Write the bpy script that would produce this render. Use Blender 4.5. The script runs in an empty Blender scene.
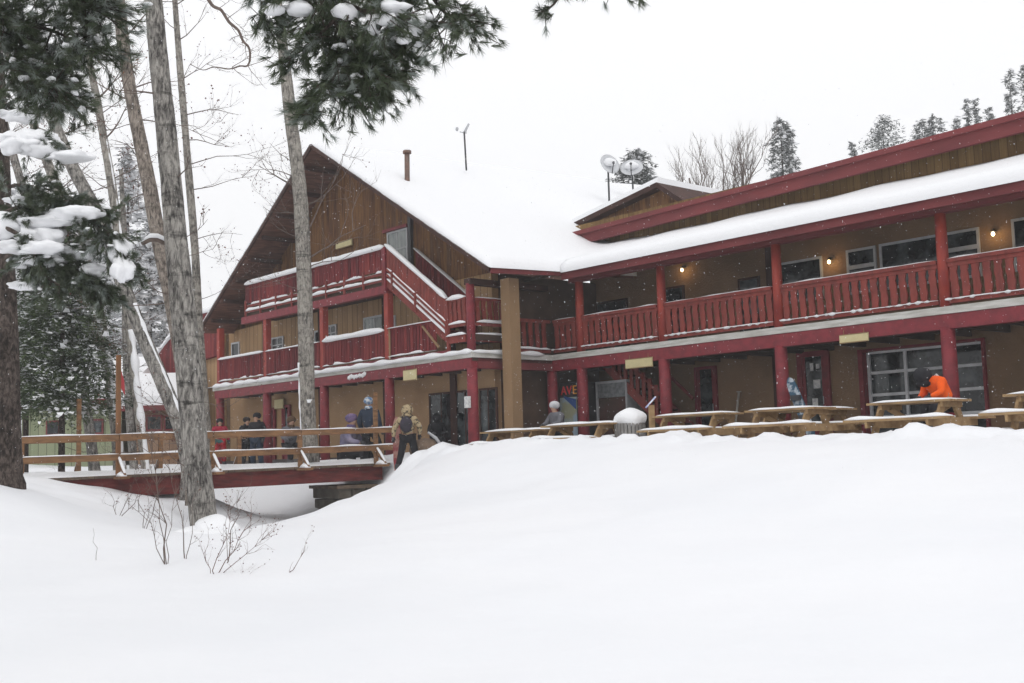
import bpy, bmesh, math, random
import numpy as np
from mathutils import Vector, Matrix, noise
random.seed(7)
SC=bpy.context.scene; COL=SC.collection
V=Vector
# ---------------------------------------------------------------- camera
FPX=1150.0; EZ=0.05
pit=math.atan(113.5/FPX); rol=math.atan(.03)
cF=V((0,math.cos(pit),math.sin(pit))); R0=V((1,0,0)); U0=V((0,-math.sin(pit),math.cos(pit)))
cR=R0*math.cos(rol)-U0*math.sin(rol); cU=U0*math.cos(rol)+R0*math.sin(rol)
CAM=V((0,0,EZ))
cam=bpy.data.cameras.new('camera'); cam.lens=FPX/1024*36; cam.sensor_width=36; cam.clip_end=2000; cam.clip_start=.1
co=bpy.data.objects.new('camera',cam); COL.objects.link(co)
m=Matrix((cR,cU,-cF)).transposed().to_4x4(); m.translation=CAM; co.matrix_world=m; SC.camera=co
def ray(x,y): return cF*FPX+cR*(x-512)+cU*(341.5-y)
def at(x,y,Y):
    d=ray(x,y); return CAM+d*(Y/d.y)
# lodge frame: u along the long front, v into the building
L_=math.hypot(1012,1150); UU=V((1012/L_,-1150/L_,0)); VV=V((1150/L_,1012/L_,0)); O=V((.887,33.259,0)); ROT=math.atan2(UU.y,UU.x)
def W(u,v,z): return O+UU*u+VV*v+V((0,0,z))
def onv(x,y,v):
    d=ray(x,y); t=((O+VV*v)-CAM).dot(VV)/d.dot(VV); P=CAM+d*t; return ((P-O).dot(UU),P.z)
def toL(P): return V(((P-O).dot(UU),(P-O).dot(VV),P.z))
# ---------------------------------------------------------------- materials
def mat(name,c,rough=.7,c2=None,scale=4,stretch=(1,1,1),bump=0,bscale=None,detail=4,spec=.3,c3=None,contrast=(.35,.65),metal=0):
    M=bpy.data.materials.new(name); M.use_nodes=True; nt=M.node_tree; b=nt.nodes['Principled BSDF']
    b.inputs['Base Color'].default_value=(*c,1); b.inputs['Roughness'].default_value=rough
    b.inputs['Specular IOR Level'].default_value=spec; b.inputs['Metallic'].default_value=metal
    tc=nt.nodes.new('ShaderNodeTexCoord'); mp=nt.nodes.new('ShaderNodeMapping'); mp.inputs['Scale'].default_value=stretch
    nt.links.new(tc.outputs['Object'],mp.inputs[0])
    if c2:
        n=nt.nodes.new('ShaderNodeTexNoise'); n.inputs['Scale'].default_value=scale; n.inputs['Detail'].default_value=detail
        r=nt.nodes.new('ShaderNodeValToRGB'); e=r.color_ramp.elements
        e[0].position=contrast[0]; e[1].position=contrast[1]; e[0].color=(*c,1); e[1].color=(*c2,1)
        if c3: k=e.new((contrast[0]+contrast[1])/2); k.color=(*c3,1)
        nt.links.new(mp.outputs[0],n.inputs[0]); nt.links.new(n.outputs[0],r.inputs[0]); nt.links.new(r.outputs[0],b.inputs['Base Color'])
    if bump:
        n=nt.nodes.new('ShaderNodeTexNoise'); n.inputs['Scale'].default_value=bscale or scale*2; n.inputs['Detail'].default_value=6
        bp=nt.nodes.new('ShaderNodeBump'); bp.inputs['Strength'].default_value=bump; bp.inputs['Distance'].default_value=.05
        nt.links.new(mp.outputs[0],n.inputs[0]); nt.links.new(n.outputs[0],bp.inputs['Height']); nt.links.new(bp.outputs[0],b.inputs['Normal'])
    return M
def boards(name,cols,width,axis=0,rough=.8,bumpd=.02,streak=3):
    """vertical boards of one width, every board its own tone, with grain and joints"""
    M=bpy.data.materials.new(name); M.use_nodes=True; nt=M.node_tree; b=nt.nodes['Principled BSDF']; b.inputs['Roughness'].default_value=rough; b.inputs['Specular IOR Level'].default_value=.2
    N=nt.nodes.new; lk=nt.links.new
    tc=N('ShaderNodeTexCoord'); sp=N('ShaderNodeSeparateXYZ'); lk(tc.outputs['Object'],sp.inputs[0])
    dv=N('ShaderNodeMath'); dv.operation='DIVIDE'; dv.inputs[1].default_value=width; lk(sp.outputs[axis],dv.inputs[0])
    fl=N('ShaderNodeMath'); fl.operation='FLOOR'; lk(dv.outputs[0],fl.inputs[0])
    fr=N('ShaderNodeMath'); fr.operation='FRACT'; lk(dv.outputs[0],fr.inputs[0])
    wn=N('ShaderNodeTexWhiteNoise'); wn.noise_dimensions='1D'; lk(fl.outputs[0],wn.inputs['W'])
    mp=N('ShaderNodeMapping'); mp.inputs['Scale'].default_value=(6,6,.5); lk(tc.outputs['Object'],mp.inputs[0])
    ns=N('ShaderNodeTexNoise'); ns.inputs['Scale'].default_value=streak; ns.inputs['Detail'].default_value=5; lk(mp.outputs[0],ns.inputs[0])
    big=N('ShaderNodeTexNoise'); big.inputs['Scale'].default_value=.45; lk(tc.outputs['Object'],big.inputs[0])
    a1=N('ShaderNodeMath'); a1.operation='MULTIPLY_ADD'; a1.inputs[1].default_value=.45; lk(wn.outputs[0],a1.inputs[0]); lk(ns.outputs[0],a1.inputs[2])
    a2=N('ShaderNodeMath'); a2.operation='MULTIPLY_ADD'; a2.inputs[1].default_value=.9; lk(big.outputs[0],a2.inputs[0]); lk(a1.outputs[0],a2.inputs[2])
    r=N('ShaderNodeValToRGB'); e=r.color_ramp.elements; e[0].position=.75; e[1].position=1.45; e[0].position=.6
    e[0].color=(*cols[0],1); e[1].position=1.0; e[1].color=(*cols[-1],1)
    mr=N('ShaderNodeMapRange'); mr.inputs[1].default_value=.65; mr.inputs[2].default_value=1.7; lk(a2.outputs[0],mr.inputs[0])
    e[0].position=.1; e[1].position=.9
    for i,c in enumerate(cols[1:-1]): k=e.new(.1+.8*(i+1)/(len(cols)-1)); k.color=(*c,1)
    lk(mr.outputs[0],r.inputs[0])
    gt=N('ShaderNodeMath'); gt.operation='LESS_THAN'; gt.inputs[1].default_value=.07; lk(fr.outputs[0],gt.inputs[0])
    mx=N('ShaderNodeMixRGB'); mx.blend_type='MULTIPLY'; mx.inputs[2].default_value=(.35,.3,.3,1); lk(gt.outputs[0],mx.inputs[0]); lk(r.outputs[0],mx.inputs[1])
    lk(mx.outputs[0],b.inputs['Base Color'])
    bp=N('ShaderNodeBump'); bp.inputs['Strength'].default_value=.6; bp.inputs['Distance'].default_value=bumpd; bp.invert=True
    lk(gt.outputs[0],bp.inputs['Height']); lk(bp.outputs[0],b.inputs['Normal'])
    return M
SNOW=mat('snow',(.83,.835,.85),.55,bump=.25,bscale=9,spec=.25)
SNOWG=mat('snow_field',(.83,.835,.855),.6,(.80,.81,.835),scale=.35,bump=.35,bscale=2.2,spec=.2)
RED=mat('crimson_paint',(.24,.026,.036),.6,(.165,.019,.027),scale=5,bump=.1,spec=.4)
REDU=mat('faded_red_paint',(.36,.055,.035),.6,(.25,.035,.03),scale=5,stretch=(1,1,.4),bump=.1)
REDR=mat('railing_red_paint',(.25,.047,.036),.7,(.16,.032,.026),scale=6,stretch=(1,1,.3),bump=.15)
REDF=mat('fascia_red',(.2,.042,.044),.75,(.14,.03,.033),scale=2,stretch=(.3,1,1),bump=.1)
REDB=mat('bridge_red',(.15,.03,.026),.9,(.075,.02,.019),scale=4,stretch=(.5,.5,2),bump=.4,c3=(.115,.025,.023))
REDBD=boards('red_boards',[(.07,.013,.015),(.17,.025,.028),(.25,.045,.038)],.15)
SIDING=boards('brown_siding',[(.045,.02,.013),(.13,.058,.026),(.22,.11,.04),(.1,.045,.024),(.2,.13,.07)],.16)
SIDING2=boards('ochre_siding',[(.13,.075,.03),(.2,.12,.045),(.28,.18,.07)],.2)
TANW=boards('tan_siding',[(.33,.205,.105),(.43,.275,.145),(.48,.315,.175)],.3,bumpd=.01,streak=1.5)
STUC=mat('brown_stucco',(.2,.125,.072),.9,(.15,.095,.056),scale=1.1,bump=.3,bscale=25)
STUCR=mat('dark_brown_stucco',(.28,.175,.1),.9,(.2,.125,.07),scale=.9,bump=.3,bscale=22)
TAN=mat('tan_post',(.29,.185,.1),.9,(.25,.158,.082),scale=1.5,bump=.3,bscale=20)
DARKW=mat('dark_timber',(.07,.03,.022),.85,(.04,.018,.015),scale=3,stretch=(1,1,.4),bump=.2)
DECKW=mat('deck_edge_snowy_wood',(.62,.61,.58),.8,(.42,.41,.37),scale=3,stretch=(.6,1,4),bump=.2)
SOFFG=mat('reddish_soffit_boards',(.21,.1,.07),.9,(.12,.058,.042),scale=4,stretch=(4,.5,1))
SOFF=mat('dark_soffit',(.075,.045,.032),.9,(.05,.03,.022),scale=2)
FLOORW=mat('patio_floor',(.1,.09,.085),.9,(.16,.15,.145),scale=1.4)
PINEW=mat('table_timber',(.36,.24,.12),.75,(.25,.155,.075),scale=3,stretch=(.7,3,3),bump=.2)
RAILW=mat('bridge_rail_timber',(.27,.145,.068),.85,(.15,.08,.042),scale=4,stretch=(.7,.7,3),bump=.25)
RAILD=mat('weathered_timber',(.17,.12,.08),.85,(.09,.07,.055),scale=5,stretch=(1,1,3),bump=.3)
STONE=mat('dark_stone',(.07,.06,.045),.9,(.13,.115,.095),scale=3,bump=.7,bscale=6)
GLASS=mat('dark_glass_painted_reflections',(.008,.011,.013),.05,(.075,.09,.095),scale=2.6,spec=.4,contrast=(.47,.66),detail=7)  # pale mottles painted into the glass colour stand for reflections
GLASSL=mat('pale_curtained_glass',(.33,.36,.34),.2,(.2,.22,.22),scale=2.5,stretch=(3,3,1),spec=.5)
WHITEP=mat('white_frame',(.55,.56,.57),.5,(.45,.46,.47),scale=4)
GREYM=mat('grey_metal',(.5,.51,.53),.5,(.38,.39,.41),scale=5,metal=.1)
PALEM=mat('pale_metal',(.62,.63,.65),.5,(.5,.51,.53),scale=3)
DKMET=mat('dark_metal',(.05,.05,.055),.5)
RUSTM=mat('rusty_pipe',(.12,.085,.07),.7,(.2,.12,.09),scale=8)
YSIGN=mat('cream_sign',(.66,.58,.33),.6,(.56,.49,.27),scale=3)
PAPER=mat('white_paper',(.72,.72,.7),.8,(.55,.55,.56),scale=14,contrast=(.45,.55))
def bark(name,dark,mid,light,sc=26,zs=.3,bands=.5):
    M=bpy.data.materials.new(name); M.use_nodes=True; nt=M.node_tree; b=nt.nodes['Principled BSDF']; b.inputs['Roughness'].default_value=.95; b.inputs['Specular IOR Level'].default_value=.15
    N=nt.nodes.new; lk=nt.links.new; tc=N('ShaderNodeTexCoord')
    def nz(scale,st,det,rough=.6,dist=0):
        mp=N('ShaderNodeMapping'); mp.inputs['Scale'].default_value=st; lk(tc.outputs['Object'],mp.inputs[0]); n=N('ShaderNodeTexNoise'); n.inputs['Scale'].default_value=scale; n.inputs['Detail'].default_value=det; n.inputs['Roughness'].default_value=rough; n.inputs['Distortion'].default_value=dist; lk(mp.outputs[0],n.inputs[0]); return n
    f=nz(sc,(1,1,zs),8,.7,.6); big=nz(1.6,(1.5,1.5,.8),4); bn=nz(3.0,(.5,.5,2.6),5,.65,.4)
    r=N('ShaderNodeValToRGB'); e=r.color_ramp.elements; e[0].position=.38; e[0].color=(*dark,1); e[1].position=.62; e[1].color=(*light,1); k=e.new(.48); k.color=(*mid,1)
    a=N('ShaderNodeMath'); a.operation='MULTIPLY_ADD'; a.inputs[1].default_value=.35; lk(big.outputs[0],a.inputs[0]); sb=N('ShaderNodeMath'); sb.operation='SUBTRACT'; lk(f.outputs[0],sb.inputs[0]); sb.inputs[1].default_value=.175; lk(sb.outputs[0],a.inputs[2]); lk(a.outputs[0],r.inputs[0])
    rb=N('ShaderNodeValToRGB'); q=rb.color_ramp.elements; q[0].position=.56; q[0].color=(1,1,1,1); q[1].position=.68; q[1].color=(1-bands,1-bands,1-bands,1); lk(bn.outputs[0],rb.inputs[0])
    mx=N('ShaderNodeMixRGB'); mx.blend_type='MULTIPLY'; mx.inputs[0].default_value=1; lk(r.outputs[0],mx.inputs[1]); lk(rb.outputs[0],mx.inputs[2]); lk(mx.outputs[0],b.inputs['Base Color'])
    bp=N('ShaderNodeBump'); bp.inputs['Strength'].default_value=1; bp.inputs['Distance'].default_value=.06; lk(f.outputs[0],bp.inputs['Height']); lk(bp.outputs[0],b.inputs['Normal']); return M
BARK=bark('grey_bark',(.055,.05,.047),(.2,.188,.172),(.42,.395,.36),20,.28,.65)
BARKP=bark('pale_bark',(.1,.092,.083),(.26,.24,.212),(.42,.39,.345),18,.35,.6)
BARKB=bark('brown_bark',(.055,.046,.04),(.19,.16,.135),(.36,.31,.265),20,.35,.45)
BARKD=bark('dark_pine_bark',(.022,.018,.016),(.06,.047,.04),(.15,.12,.105),20,.45,.4)
TWIG=mat('twig',(.17,.13,.11),.9,(.1,.075,.065),scale=10)
TWIGR=mat('red_twig',(.16,.075,.055),.9,(.1,.05,.04),scale=10)
NEED=mat('pine_needles',(.11,.13,.085),.6,(.035,.05,.026),scale=7,spec=.3,c3=(.065,.085,.045))
FROST=mat('frosted_needles',(.3,.33,.31),.7,(.17,.2,.17),scale=8)
NEEDS=mat('spruce_needles',(.085,.115,.05),.7,(.04,.06,.03),scale=2,spec=.2)
NEEDF=mat('haze_paled_needles',(.13,.14,.13),.8,(.075,.085,.08),scale=1)  # frosted grey green, with distance haze put into the paler colour
GREENW=boards('pale_green_siding',[(.22,.25,.15),(.26,.29,.18),(.29,.31,.2)],.35)
BROWNC=boards('cabin_brown',[(.22,.14,.09),(.28,.18,.115),(.3,.2,.13)],.3)
def emit(name,c,s):
    M=bpy.data.materials.new(name); M.use_nodes=True; b=M.node_tree.nodes['Principled BSDF']
    b.inputs['Base Color'].default_value=(*c,1); b.inputs['Emission Color'].default_value=(*c,1); b.inputs['Emission Strength'].default_value=s; return M
BULB=emit('warm_bulb',(1,.78,.42),9)
def fab(n,c,c2=None,r=.85): return mat(n,c,r,c2 or tuple(k*.7 for k in c),scale=6,bump=.2)
# ---------------------------------------------------------------- helpers
def tag(o,label=None,cat=None,group=None,kind=None):
    if label:o['label']=label
    if cat:o['category']=cat
    if group:o['group']=group
    if kind:o['kind']=kind
    return o
def empty(name,loc=(0,0,0),rz=0,label=None,cat=None,group=None):
    o=bpy.data.objects.new(name,None); COL.objects.link(o); o.location=loc; o.rotation_euler=(0,0,rz); o.empty_display_size=.3
    return tag(o,label,cat,group)
class MB:
    def __init__(s): s.v=[]; s.f=[]; s.m=[]; s.sm=[]; s.mi=0; s.smooth=False
    def face(s,idx): s.f.append(idx); s.m.append(s.mi); s.sm.append(s.smooth)
    def box(s,x0,x1,y0,y1,z0,z1):
        return s.hexa([V((x,y,z)) for z in(z0,z1) for x,y in((x0,y0),(x1,y0),(x1,y1),(x0,y1))])
    def hexa(s,p):
        b=len(s.v); s.v+=[tuple(q) for q in p]
        for f in((0,3,2,1),(4,5,6,7),(0,1,5,4),(1,2,6,5),(2,3,7,6),(3,0,4,7)): s.face([b+i for i in f])
        return s
    def bar(s,a,b,w,h,up=V((0,0,1))):
        """rectangular bar from a to b, w across, h along up"""
        a=V(a);b=V(b);d=(b-a).normalized(); up=V(up); sd=d.cross(up)
        if sd.length<1e-4: sd=V((1,0,0))
        sd.normalize(); u2=sd.cross(d).normalized()
        p=[]
        for q in(a,b): p.append([q-sd*w/2-u2*h/2,q+sd*w/2-u2*h/2,q+sd*w/2+u2*h/2,q-sd*w/2+u2*h/2])
        k=len(s.v); s.v+=[tuple(q) for q in p[0]+p[1]]
        for f in((3,2,1,0),(4,5,6,7),(0,1,5,4),(1,2,6,5),(2,3,7,6),(3,0,4,7)): s.face([k+i for i in f])
        return s
    def prism(s,poly,t0,t1,ax='v'):
        """poly of (a,z) extruded along local y (ax v) or x (ax u)"""
        n=len(poly); b=len(s.v)
        for t in(t0,t1):
            for a,z in poly: s.v.append((a,t,z) if ax=='v' else (t,a,z))
        s.face([b+i for i in range(n)]); s.face([b+n+i for i in reversed(range(n))])
        for i in range(n): j=(i+1)%n; s.face([b+j,b+i,b+n+i,b+n+j])
        return s
    def tube(s,pts,rad,n=8,cap=True,jit=0,sx=1):
        pts=[V(p) for p in pts]; N=len(pts)
        if not hasattr(rad,'__len__'): rad=[rad]*N
        rings=[]; ref=None
        for i,p in enumerate(pts):
            d=(pts[min(i+1,N-1)]-pts[max(i-1,0)])
            if d.length<1e-9: d=V((0,0,1))
            d.normalize()
            if ref is None: ref=V((1,0,0)) if abs(d.x)<.9 else V((0,1,0))
            a=(ref-d*ref.dot(d)); a.normalize(); ref=a; b=d.cross(a)
            r=[]
            for k in range(n):
                t=2*math.pi*k/n; rr=rad[i]*(1+(random.random()-.5)*jit)
                r.append(len(s.v)); s.v.append(tuple(p+a*(rr*math.cos(t)*sx)+b*(rr*math.sin(t))))
            rings.append(r)
        o=s.smooth; s.smooth=True
        for i in range(N-1):
            for k in range(n): j=(k+1)%n; s.face([rings[i][k],rings[i][j],rings[i+1][j],rings[i+1][k]])
        s.smooth=o
        if cap: s.face(rings[0][::-1]); s.face(rings[-1])
        return s
    def blob(s,c,r,n=2,jit=.12,seed=None,fr=1.2):
        c=V(c); r=V(r) if hasattr(r,'__len__') else V((r,r,r)); bm=bmesh.new(); bmesh.ops.create_icosphere(bm,subdivisions=n,radius=1)
        b=len(s.v); sd=V((random.random()*50,random.random()*50,0))
        for q in bm.verts:
            k=1+jit*2*noise.noise(q.co*fr+sd); s.v.append((c.x+q.co.x*r.x*k,c.y+q.co.y*r.y*k,c.z+q.co.z*r.z*k))
        o=s.smooth; s.smooth=True
        for f in bm.faces: s.face([b+q.index for q in f.verts])
        s.smooth=o; bm.free(); return s
    def snow(s,pts,w,h,step=.12,jit=.3,side=None,gap=0,n=6,droop=.0):
        """irregular rounded snow ridge lying on a line"""
        pts=[V(p) for p in pts]; P=[]
        for a,b in zip(pts,pts[1:]):
            k=max(1,int((b-a).length/step)); P+=[a.lerp(b,i/k) for i in range(k)]
        P.append(pts[-1]); sd=random.random()*99; rings=[]; N=len(P)
        for i,p in enumerate(P):
            d=(P[min(i+1,N-1)]-P[max(i-1,0)]).normalized(); q=side and V(side) or d.cross(V((0,0,1)))
            q=q.normalized(); e=min(i,N-1-i); en=1 if e>1 else (.75 if e==1 else .3)
            f=1+jit*2*noise.noise(V((i*step*1.7+sd,sd,0))); 
            if gap and noise.noise(V((i*step*1.2+sd,sd+7,3)))>gap: f=.12
            hh=h*f*en; ww=w*(.5+.5*min(1.15,f))*(.6+.4*en); r=[]
            for k in range(n+1):
                t=math.pi*k/n; r.append(len(s.v)); s.v.append(tuple(p+q*(ww/2*math.cos(t))+V((0,0,hh*(math.sin(t)**.75 if 0<k<n else 0)-droop*hh*(1 if k in(0,n) else 0)))))
            rings.append(r)
        o=s.smooth; s.smooth=True
        for i in range(N-1):
            for k in range(n): s.face([rings[i][k],rings[i+1][k],rings[i+1][k+1],rings[i][k+1]])
            s.face([rings[i][n],rings[i+1][n],rings[i+1][0],rings[i][0]])
        s.face(rings[0]); s.face(rings[-1][::-1]); s.smooth=o; return s
    def build(s,name,mats,parent=None,bevel=0,fix=True):
        me=bpy.data.meshes.new(name); me.from_pydata(s.v,[],s.f)
        if not hasattr(mats,'__len__'): mats=[mats]
        for k in mats: me.materials.append(k)
        me.polygons.foreach_set('material_index',s.m); me.polygons.foreach_set('use_smooth',s.sm); me.update()
        if fix:
            bm=bmesh.new(); bm.from_mesh(me); bmesh.ops.recalc_face_normals(bm,faces=bm.faces); bm.to_mesh(me); bm.free()
        o=bpy.data.objects.new(name,me); COL.objects.link(o)
        if parent: o.parent=parent
        if bevel: b=o.modifiers.new('b','BEVEL'); b.width=bevel; b.segments=2; b.limit_method='ANGLE'
        return o
def kids(o): return [c for c in bpy.data.objects if c.parent==o]
def copy_tree(o,parent=None):
    c=o.copy(); COL.objects.link(c); c.parent=parent
    for ch in kids(o): copy_tree(ch,c)
    return c
# ---------------------------------------------------------------- world and light
wd=bpy.data.worlds.new('World'); SC.world=wd; wd.use_nodes=True; nt=wd.node_tree; bg=nt.nodes['Background']
sky=nt.nodes.new('ShaderNodeTexSky'); sky.sky_type='NISHITA'; sky.sun_disc=False; sky.sun_elevation=math.radians(50); sky.sun_rotation=math.radians(200)
sky.dust_density=6; sky.air_density=1
hs=nt.nodes.new('ShaderNodeHueSaturation'); hs.inputs['Saturation'].default_value=.12; hs.inputs['Value'].default_value=1
mx=nt.nodes.new('ShaderNodeMixRGB'); mx.inputs[0].default_value=.9; mx.inputs[2].default_value=(11.85,11.9,12.1,1)
nt.links.new(sky.outputs[0],hs.inputs['Color']); nt.links.new(hs.outputs[0],mx.inputs[1]); nt.links.new(mx.outputs[0],bg.inputs[0]); bg.inputs[1].default_value=.1
sl=bpy.data.lights.new('sun','SUN'); sl.energy=.5; sl.angle=math.radians(35); sl.color=(1,.985,.96)
so=bpy.data.objects.new('sun',sl); COL.objects.link(so); so.rotation_euler=(math.radians(38),0,math.radians(20))
SC.view_settings.view_transform='Standard'; SC.view_settings.look='None'; SC.view_settings.exposure=0; SC.view_settings.gamma=1
# ---------------------------------------------------------------- ground
CP=[]
def cp(x,y,z): CP.append((x,y,z))
for x in(-12,-6,-2,2,6,12): cp(x,3,-1.75)
for x,z in((-10,-1.3),(-6,-1.45),(-2,-1.6),(2,-1.5),(6,-1.25),(10,-1.0)): cp(x,9,z)
for x,z in((-12,-.5),(-8,-1.0),(-4.8,-1.12),(-1,-1.05),(3,-.75),(7,-.3),(11,.0)): cp(x,14,z)
cp(-4.8,18,-.98); cp(-9,18.8,-.1); cp(-8.1,18.5,-.17); cp(-7.3,18.6,-.5); cp(-6.2,18.3,-.85); cp(-8.6,21.2,-.55); cp(-13,19,.1);  cp(-7.2,21,-.85); cp(-6,21,-1.15); cp(-3,21,-.8); cp(0,20,-.45); cp(3,18.5,-.1)
cp(-13,24,.05); cp(-11.3,27,-.1); cp(-3.2,31.2,-.15); cp(-3.6,29.3,-.95); cp(-4.2,28,-1.15); cp(-2.6,27.6,-.45); cp(-2.9,29.5,-.35); cp(-2,25,-.2); cp(-4.2,26,-.85); cp(-1.2,27.3,.08); cp(-9.3,24,-.5); cp(-8,24,-.85); cp(-10.2,22,-.2); cp(-7,23,-1.15)
for u,z in((1.2,.12),(3,.32),(5,.36),(7,.33),(9,.30),(11,.26),(13,.22),(16,.18),(20,.16)):
    p=W(u,-5.7,0); cp(p.x,p.y,z)
for u,z in((0,.02),(3,-.02),(7,0),(12,.05),(18,.05)): 
    for v in(-4.3,0,6): p=W(u,v,0); cp(p.x,p.y,z)
p=W(-2,-3.7,0); cp(p.x,p.y,.12); p=W(-.8,-4.6,0); cp(p.x,p.y,.12)
for u in(-6,-12,-18):
    for v in(-5,0,5): p=W(u,v,0); cp(p.x,p.y,.0)
cp(-8,38,-.1);cp(-12,34,-.1);cp(-16,34,0);cp(-14,42,.1);cp(-24,42,.4);cp(-20,28,.3);cp(0,60,1);cp(-30,60,3);cp(40,60,1);cp(30,30,.2);cp(20,12,.3)
CPa=np.array(CP)
def phi(r2): return r2*np.log(r2+1e-6)*.5
NC=len(CPa); n=NC; K=np.zeros((n+3,n+3)); d2=((CPa[:,None,:2]-CPa[None,:,:2])**2).sum(-1); K[:n,:n]=phi(d2)+np.eye(n)*.08; Pm=np.c_[np.ones(n),CPa[:,:2]]; K[:n,n:]=Pm; K[n:,:n]=Pm.T
Wt=np.linalg.solve(K,np.r_[CPa[:,2],0,0,0])
CH=[(-20,38),(-11.5,35.3),(-7.6,33.6),(-5.5,31.2),(-5.6,27.5),(-6.1,24.5),(-6.3,22.5)]
def ground_arr(X,Y):
    sh=X.shape; x=X.ravel(); y=Y.ravel(); z=np.zeros(len(x))
    xc=np.clip(x,-34,44); yc=np.clip(y,1,62)
    for s in range(0,len(x),4000):
        e=slice(s,s+4000); q=np.c_[xc[e],yc[e]]; r2=((q[:,None,:]-CPa[None,:,:2])**2).sum(-1)
        z[e]=phi(r2)@Wt[:NC]+Wt[NC]+q@Wt[NC+1:]
    # far: gentle hills
    z+=np.clip(y-62,0,400)*.10*np.clip((y-62)/60,0,1)
    # stream channel
    best=np.full(len(x),1e9); bt=np.zeros(len(x)); tot=len(CH)-1
    for i,(a,b) in enumerate(zip(CH,CH[1:])):
        ax,ay=a;bx,by=b; t=np.clip(((x-ax)*(bx-ax)+(y-ay)*(by-ay))/((bx-ax)**2+(by-ay)**2),0,1)
        d=np.hypot(x-ax-t*(bx-ax),y-ay-t*(by-ay)); mk=d<best; best[mk]=d[mk]; bt[mk]=((i+t)/tot)[mk]
    wdt=2.6; k=np.clip(1-(best/wdt)**2,0,1)**1.2; fade=np.clip((1.0-bt)*4.0,0,1)*np.clip(bt*4,0,1); 
    z-=k*fade*1.0*np.clip(z+1.9,0.2,1.8)/1.8*1.25
    return z.reshape(sh)
def bumps(x,y):
    d=math.hypot(x,y)
    z=.05*noise.noise(V((x*.35,y*.35,1)))+.022*noise.noise(V((x*1.1,y*1.1,4)))
    p=V((x,y,0)); u=(p-O).dot(UU); v=(p-O).dot(VV)
    if -6.6<v<-4.7 and u>-1: z+=.24*max(0,noise.noise(V((u*1.3,v*.9,9))))*min(1,(u+1))+.10*noise.noise(V((u*3.1,v*2,2)))+.05*noise.noise(V((u*6.5,v*5,7)))
    if abs(y-27)<6 and x<-3 and x>-13: z+=.06*noise.noise(V((x*1.6,y*1.6,3)))
    return z
def ground(x,y): return float(ground_arr(np.array([x]),np.array([y]))[0])+bumps(x,y)
def axis(lo,a,b,hi,st):
    r=list(np.arange(a,b,st)); x=a; s=st
    L=[]
    while x>lo: s*=1.35; x-=s; L.append(x)
    x=r[-1]; s=st; H=[]
    while x<hi: s*=1.35; x+=s; H.append(x)
    return np.array(L[::-1]+r+H)
gx=axis(-100,-17,17,100,.13); gy=axis(-14,2,41,150,.14)
GX,GY=np.meshgrid(gx,gy); GZ=ground_arr(GX,GY)
me=bpy.data.meshes.new('snow_ground'); nx=len(gx); ny=len(gy)
vs=[(float(GX[j,i]),float(GY[j,i]),float(GZ[j,i])+bumps(float(GX[j,i]),float(GY[j,i]))) for j in range(ny) for i in range(nx)]
fs=[(j*nx+i,j*nx+i+1,(j+1)*nx+i+1,(j+1)*nx+i) for j in range(ny-1) for i in range(nx-1)]
me.from_pydata(vs,[],fs); me.materials.append(SNOWG); me.polygons.foreach_set('use_smooth',[True]*len(fs)); me.update()
g=bpy.data.objects.new('snow_ground',me); COL.objects.link(g); tag(g,kind='structure')
# ---------------------------------------------------------------- lodge
lodge=empty('lodge',O,ROT,'large two storey timber ski lodge with crimson posts, carved railings and a snow covered gable','building')
GV=-3.0; WV=-1.8; SL=.607; SLL=.655; PK=(-7.27,10.34)
def sl_(u): return SL if u>PK[0] else SLL
def TI(v): return .04*(v+3.2)
def part(mb,name,m,par=lodge,**k): return mb.build(name,m,par,**k)
# floor slab
mb=MB(); mb.box(-15.5,18,-2.6,2.4,-.3,.14); part(mb,'porch_floor',FLOORW)
# walls
def rz(u): return PK[1]-abs(u-PK[0])*sl_(u)-.12
mb=MB(); mb.prism([(-15.9,2.88),(-.1,2.88),(-.1,5.2),(-15.9,5.2)],WV,WV+.25); part(mb,'middle_storey_wall',TANW)
mb=MB(); mb.prism([(-15.9,-.3),(-.1,-.3),(-.1,2.88),(-15.9,2.88)],WV+.02,WV+.25); part(mb,'ground_storey_wall',mat('warm_tan_stucco',(.43,.275,.15),.9,(.36,.225,.12),scale=1.2,bump=.3,bscale=25))
mb=MB(); mb.prism([(-15.3,5.2),(.3,5.2),(.3,rz(.3)-.1),(PK[0],rz(PK[0])-.02),(-15.3,rz(-15.3)+.1)],WV-.02,WV+.25); part(mb,'gable_wall',SIDING)
mb=MB(); mb.box(-.35,-.1,WV+.25,2.4,-.3,5.2); part(mb,'side_wall',mat('brown_with_painted_shade',(.1,.06,.04),.9,(.07,.042,.03),scale=2))  # shade of the recess is put into this wall's darker brown
# wing walls with garage opening
GA=(8.85,12.05); 
mb=MB()
for a,b,c,d in((-.35,GA[0],-.3,2.88),(GA[1],18,-.3,2.88),(GA[0],GA[1],2.36,2.88),(-.35,18,2.88,6.2)): mb.box(a,b,2.4,2.65,c,d)
part(mb,'long_wing_wall',STUCR)
mb=MB(); mb.box(-1.5,18,3.0,3.2,6.0,7.3); part(mb,'clerestory_wall',SIDING2)
mb=MB(); mb.box(-16,-15.7,WV,12,-.3,5.4); mb.box(-15.7,-.1,11.8,12,-.3,5); mb.box(-.1,18,11.5,11.75,-.3,7); mb.box(17.8,18,2.65,11.5,-.3,7); part(mb,'rear_wall',STUC)
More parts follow.
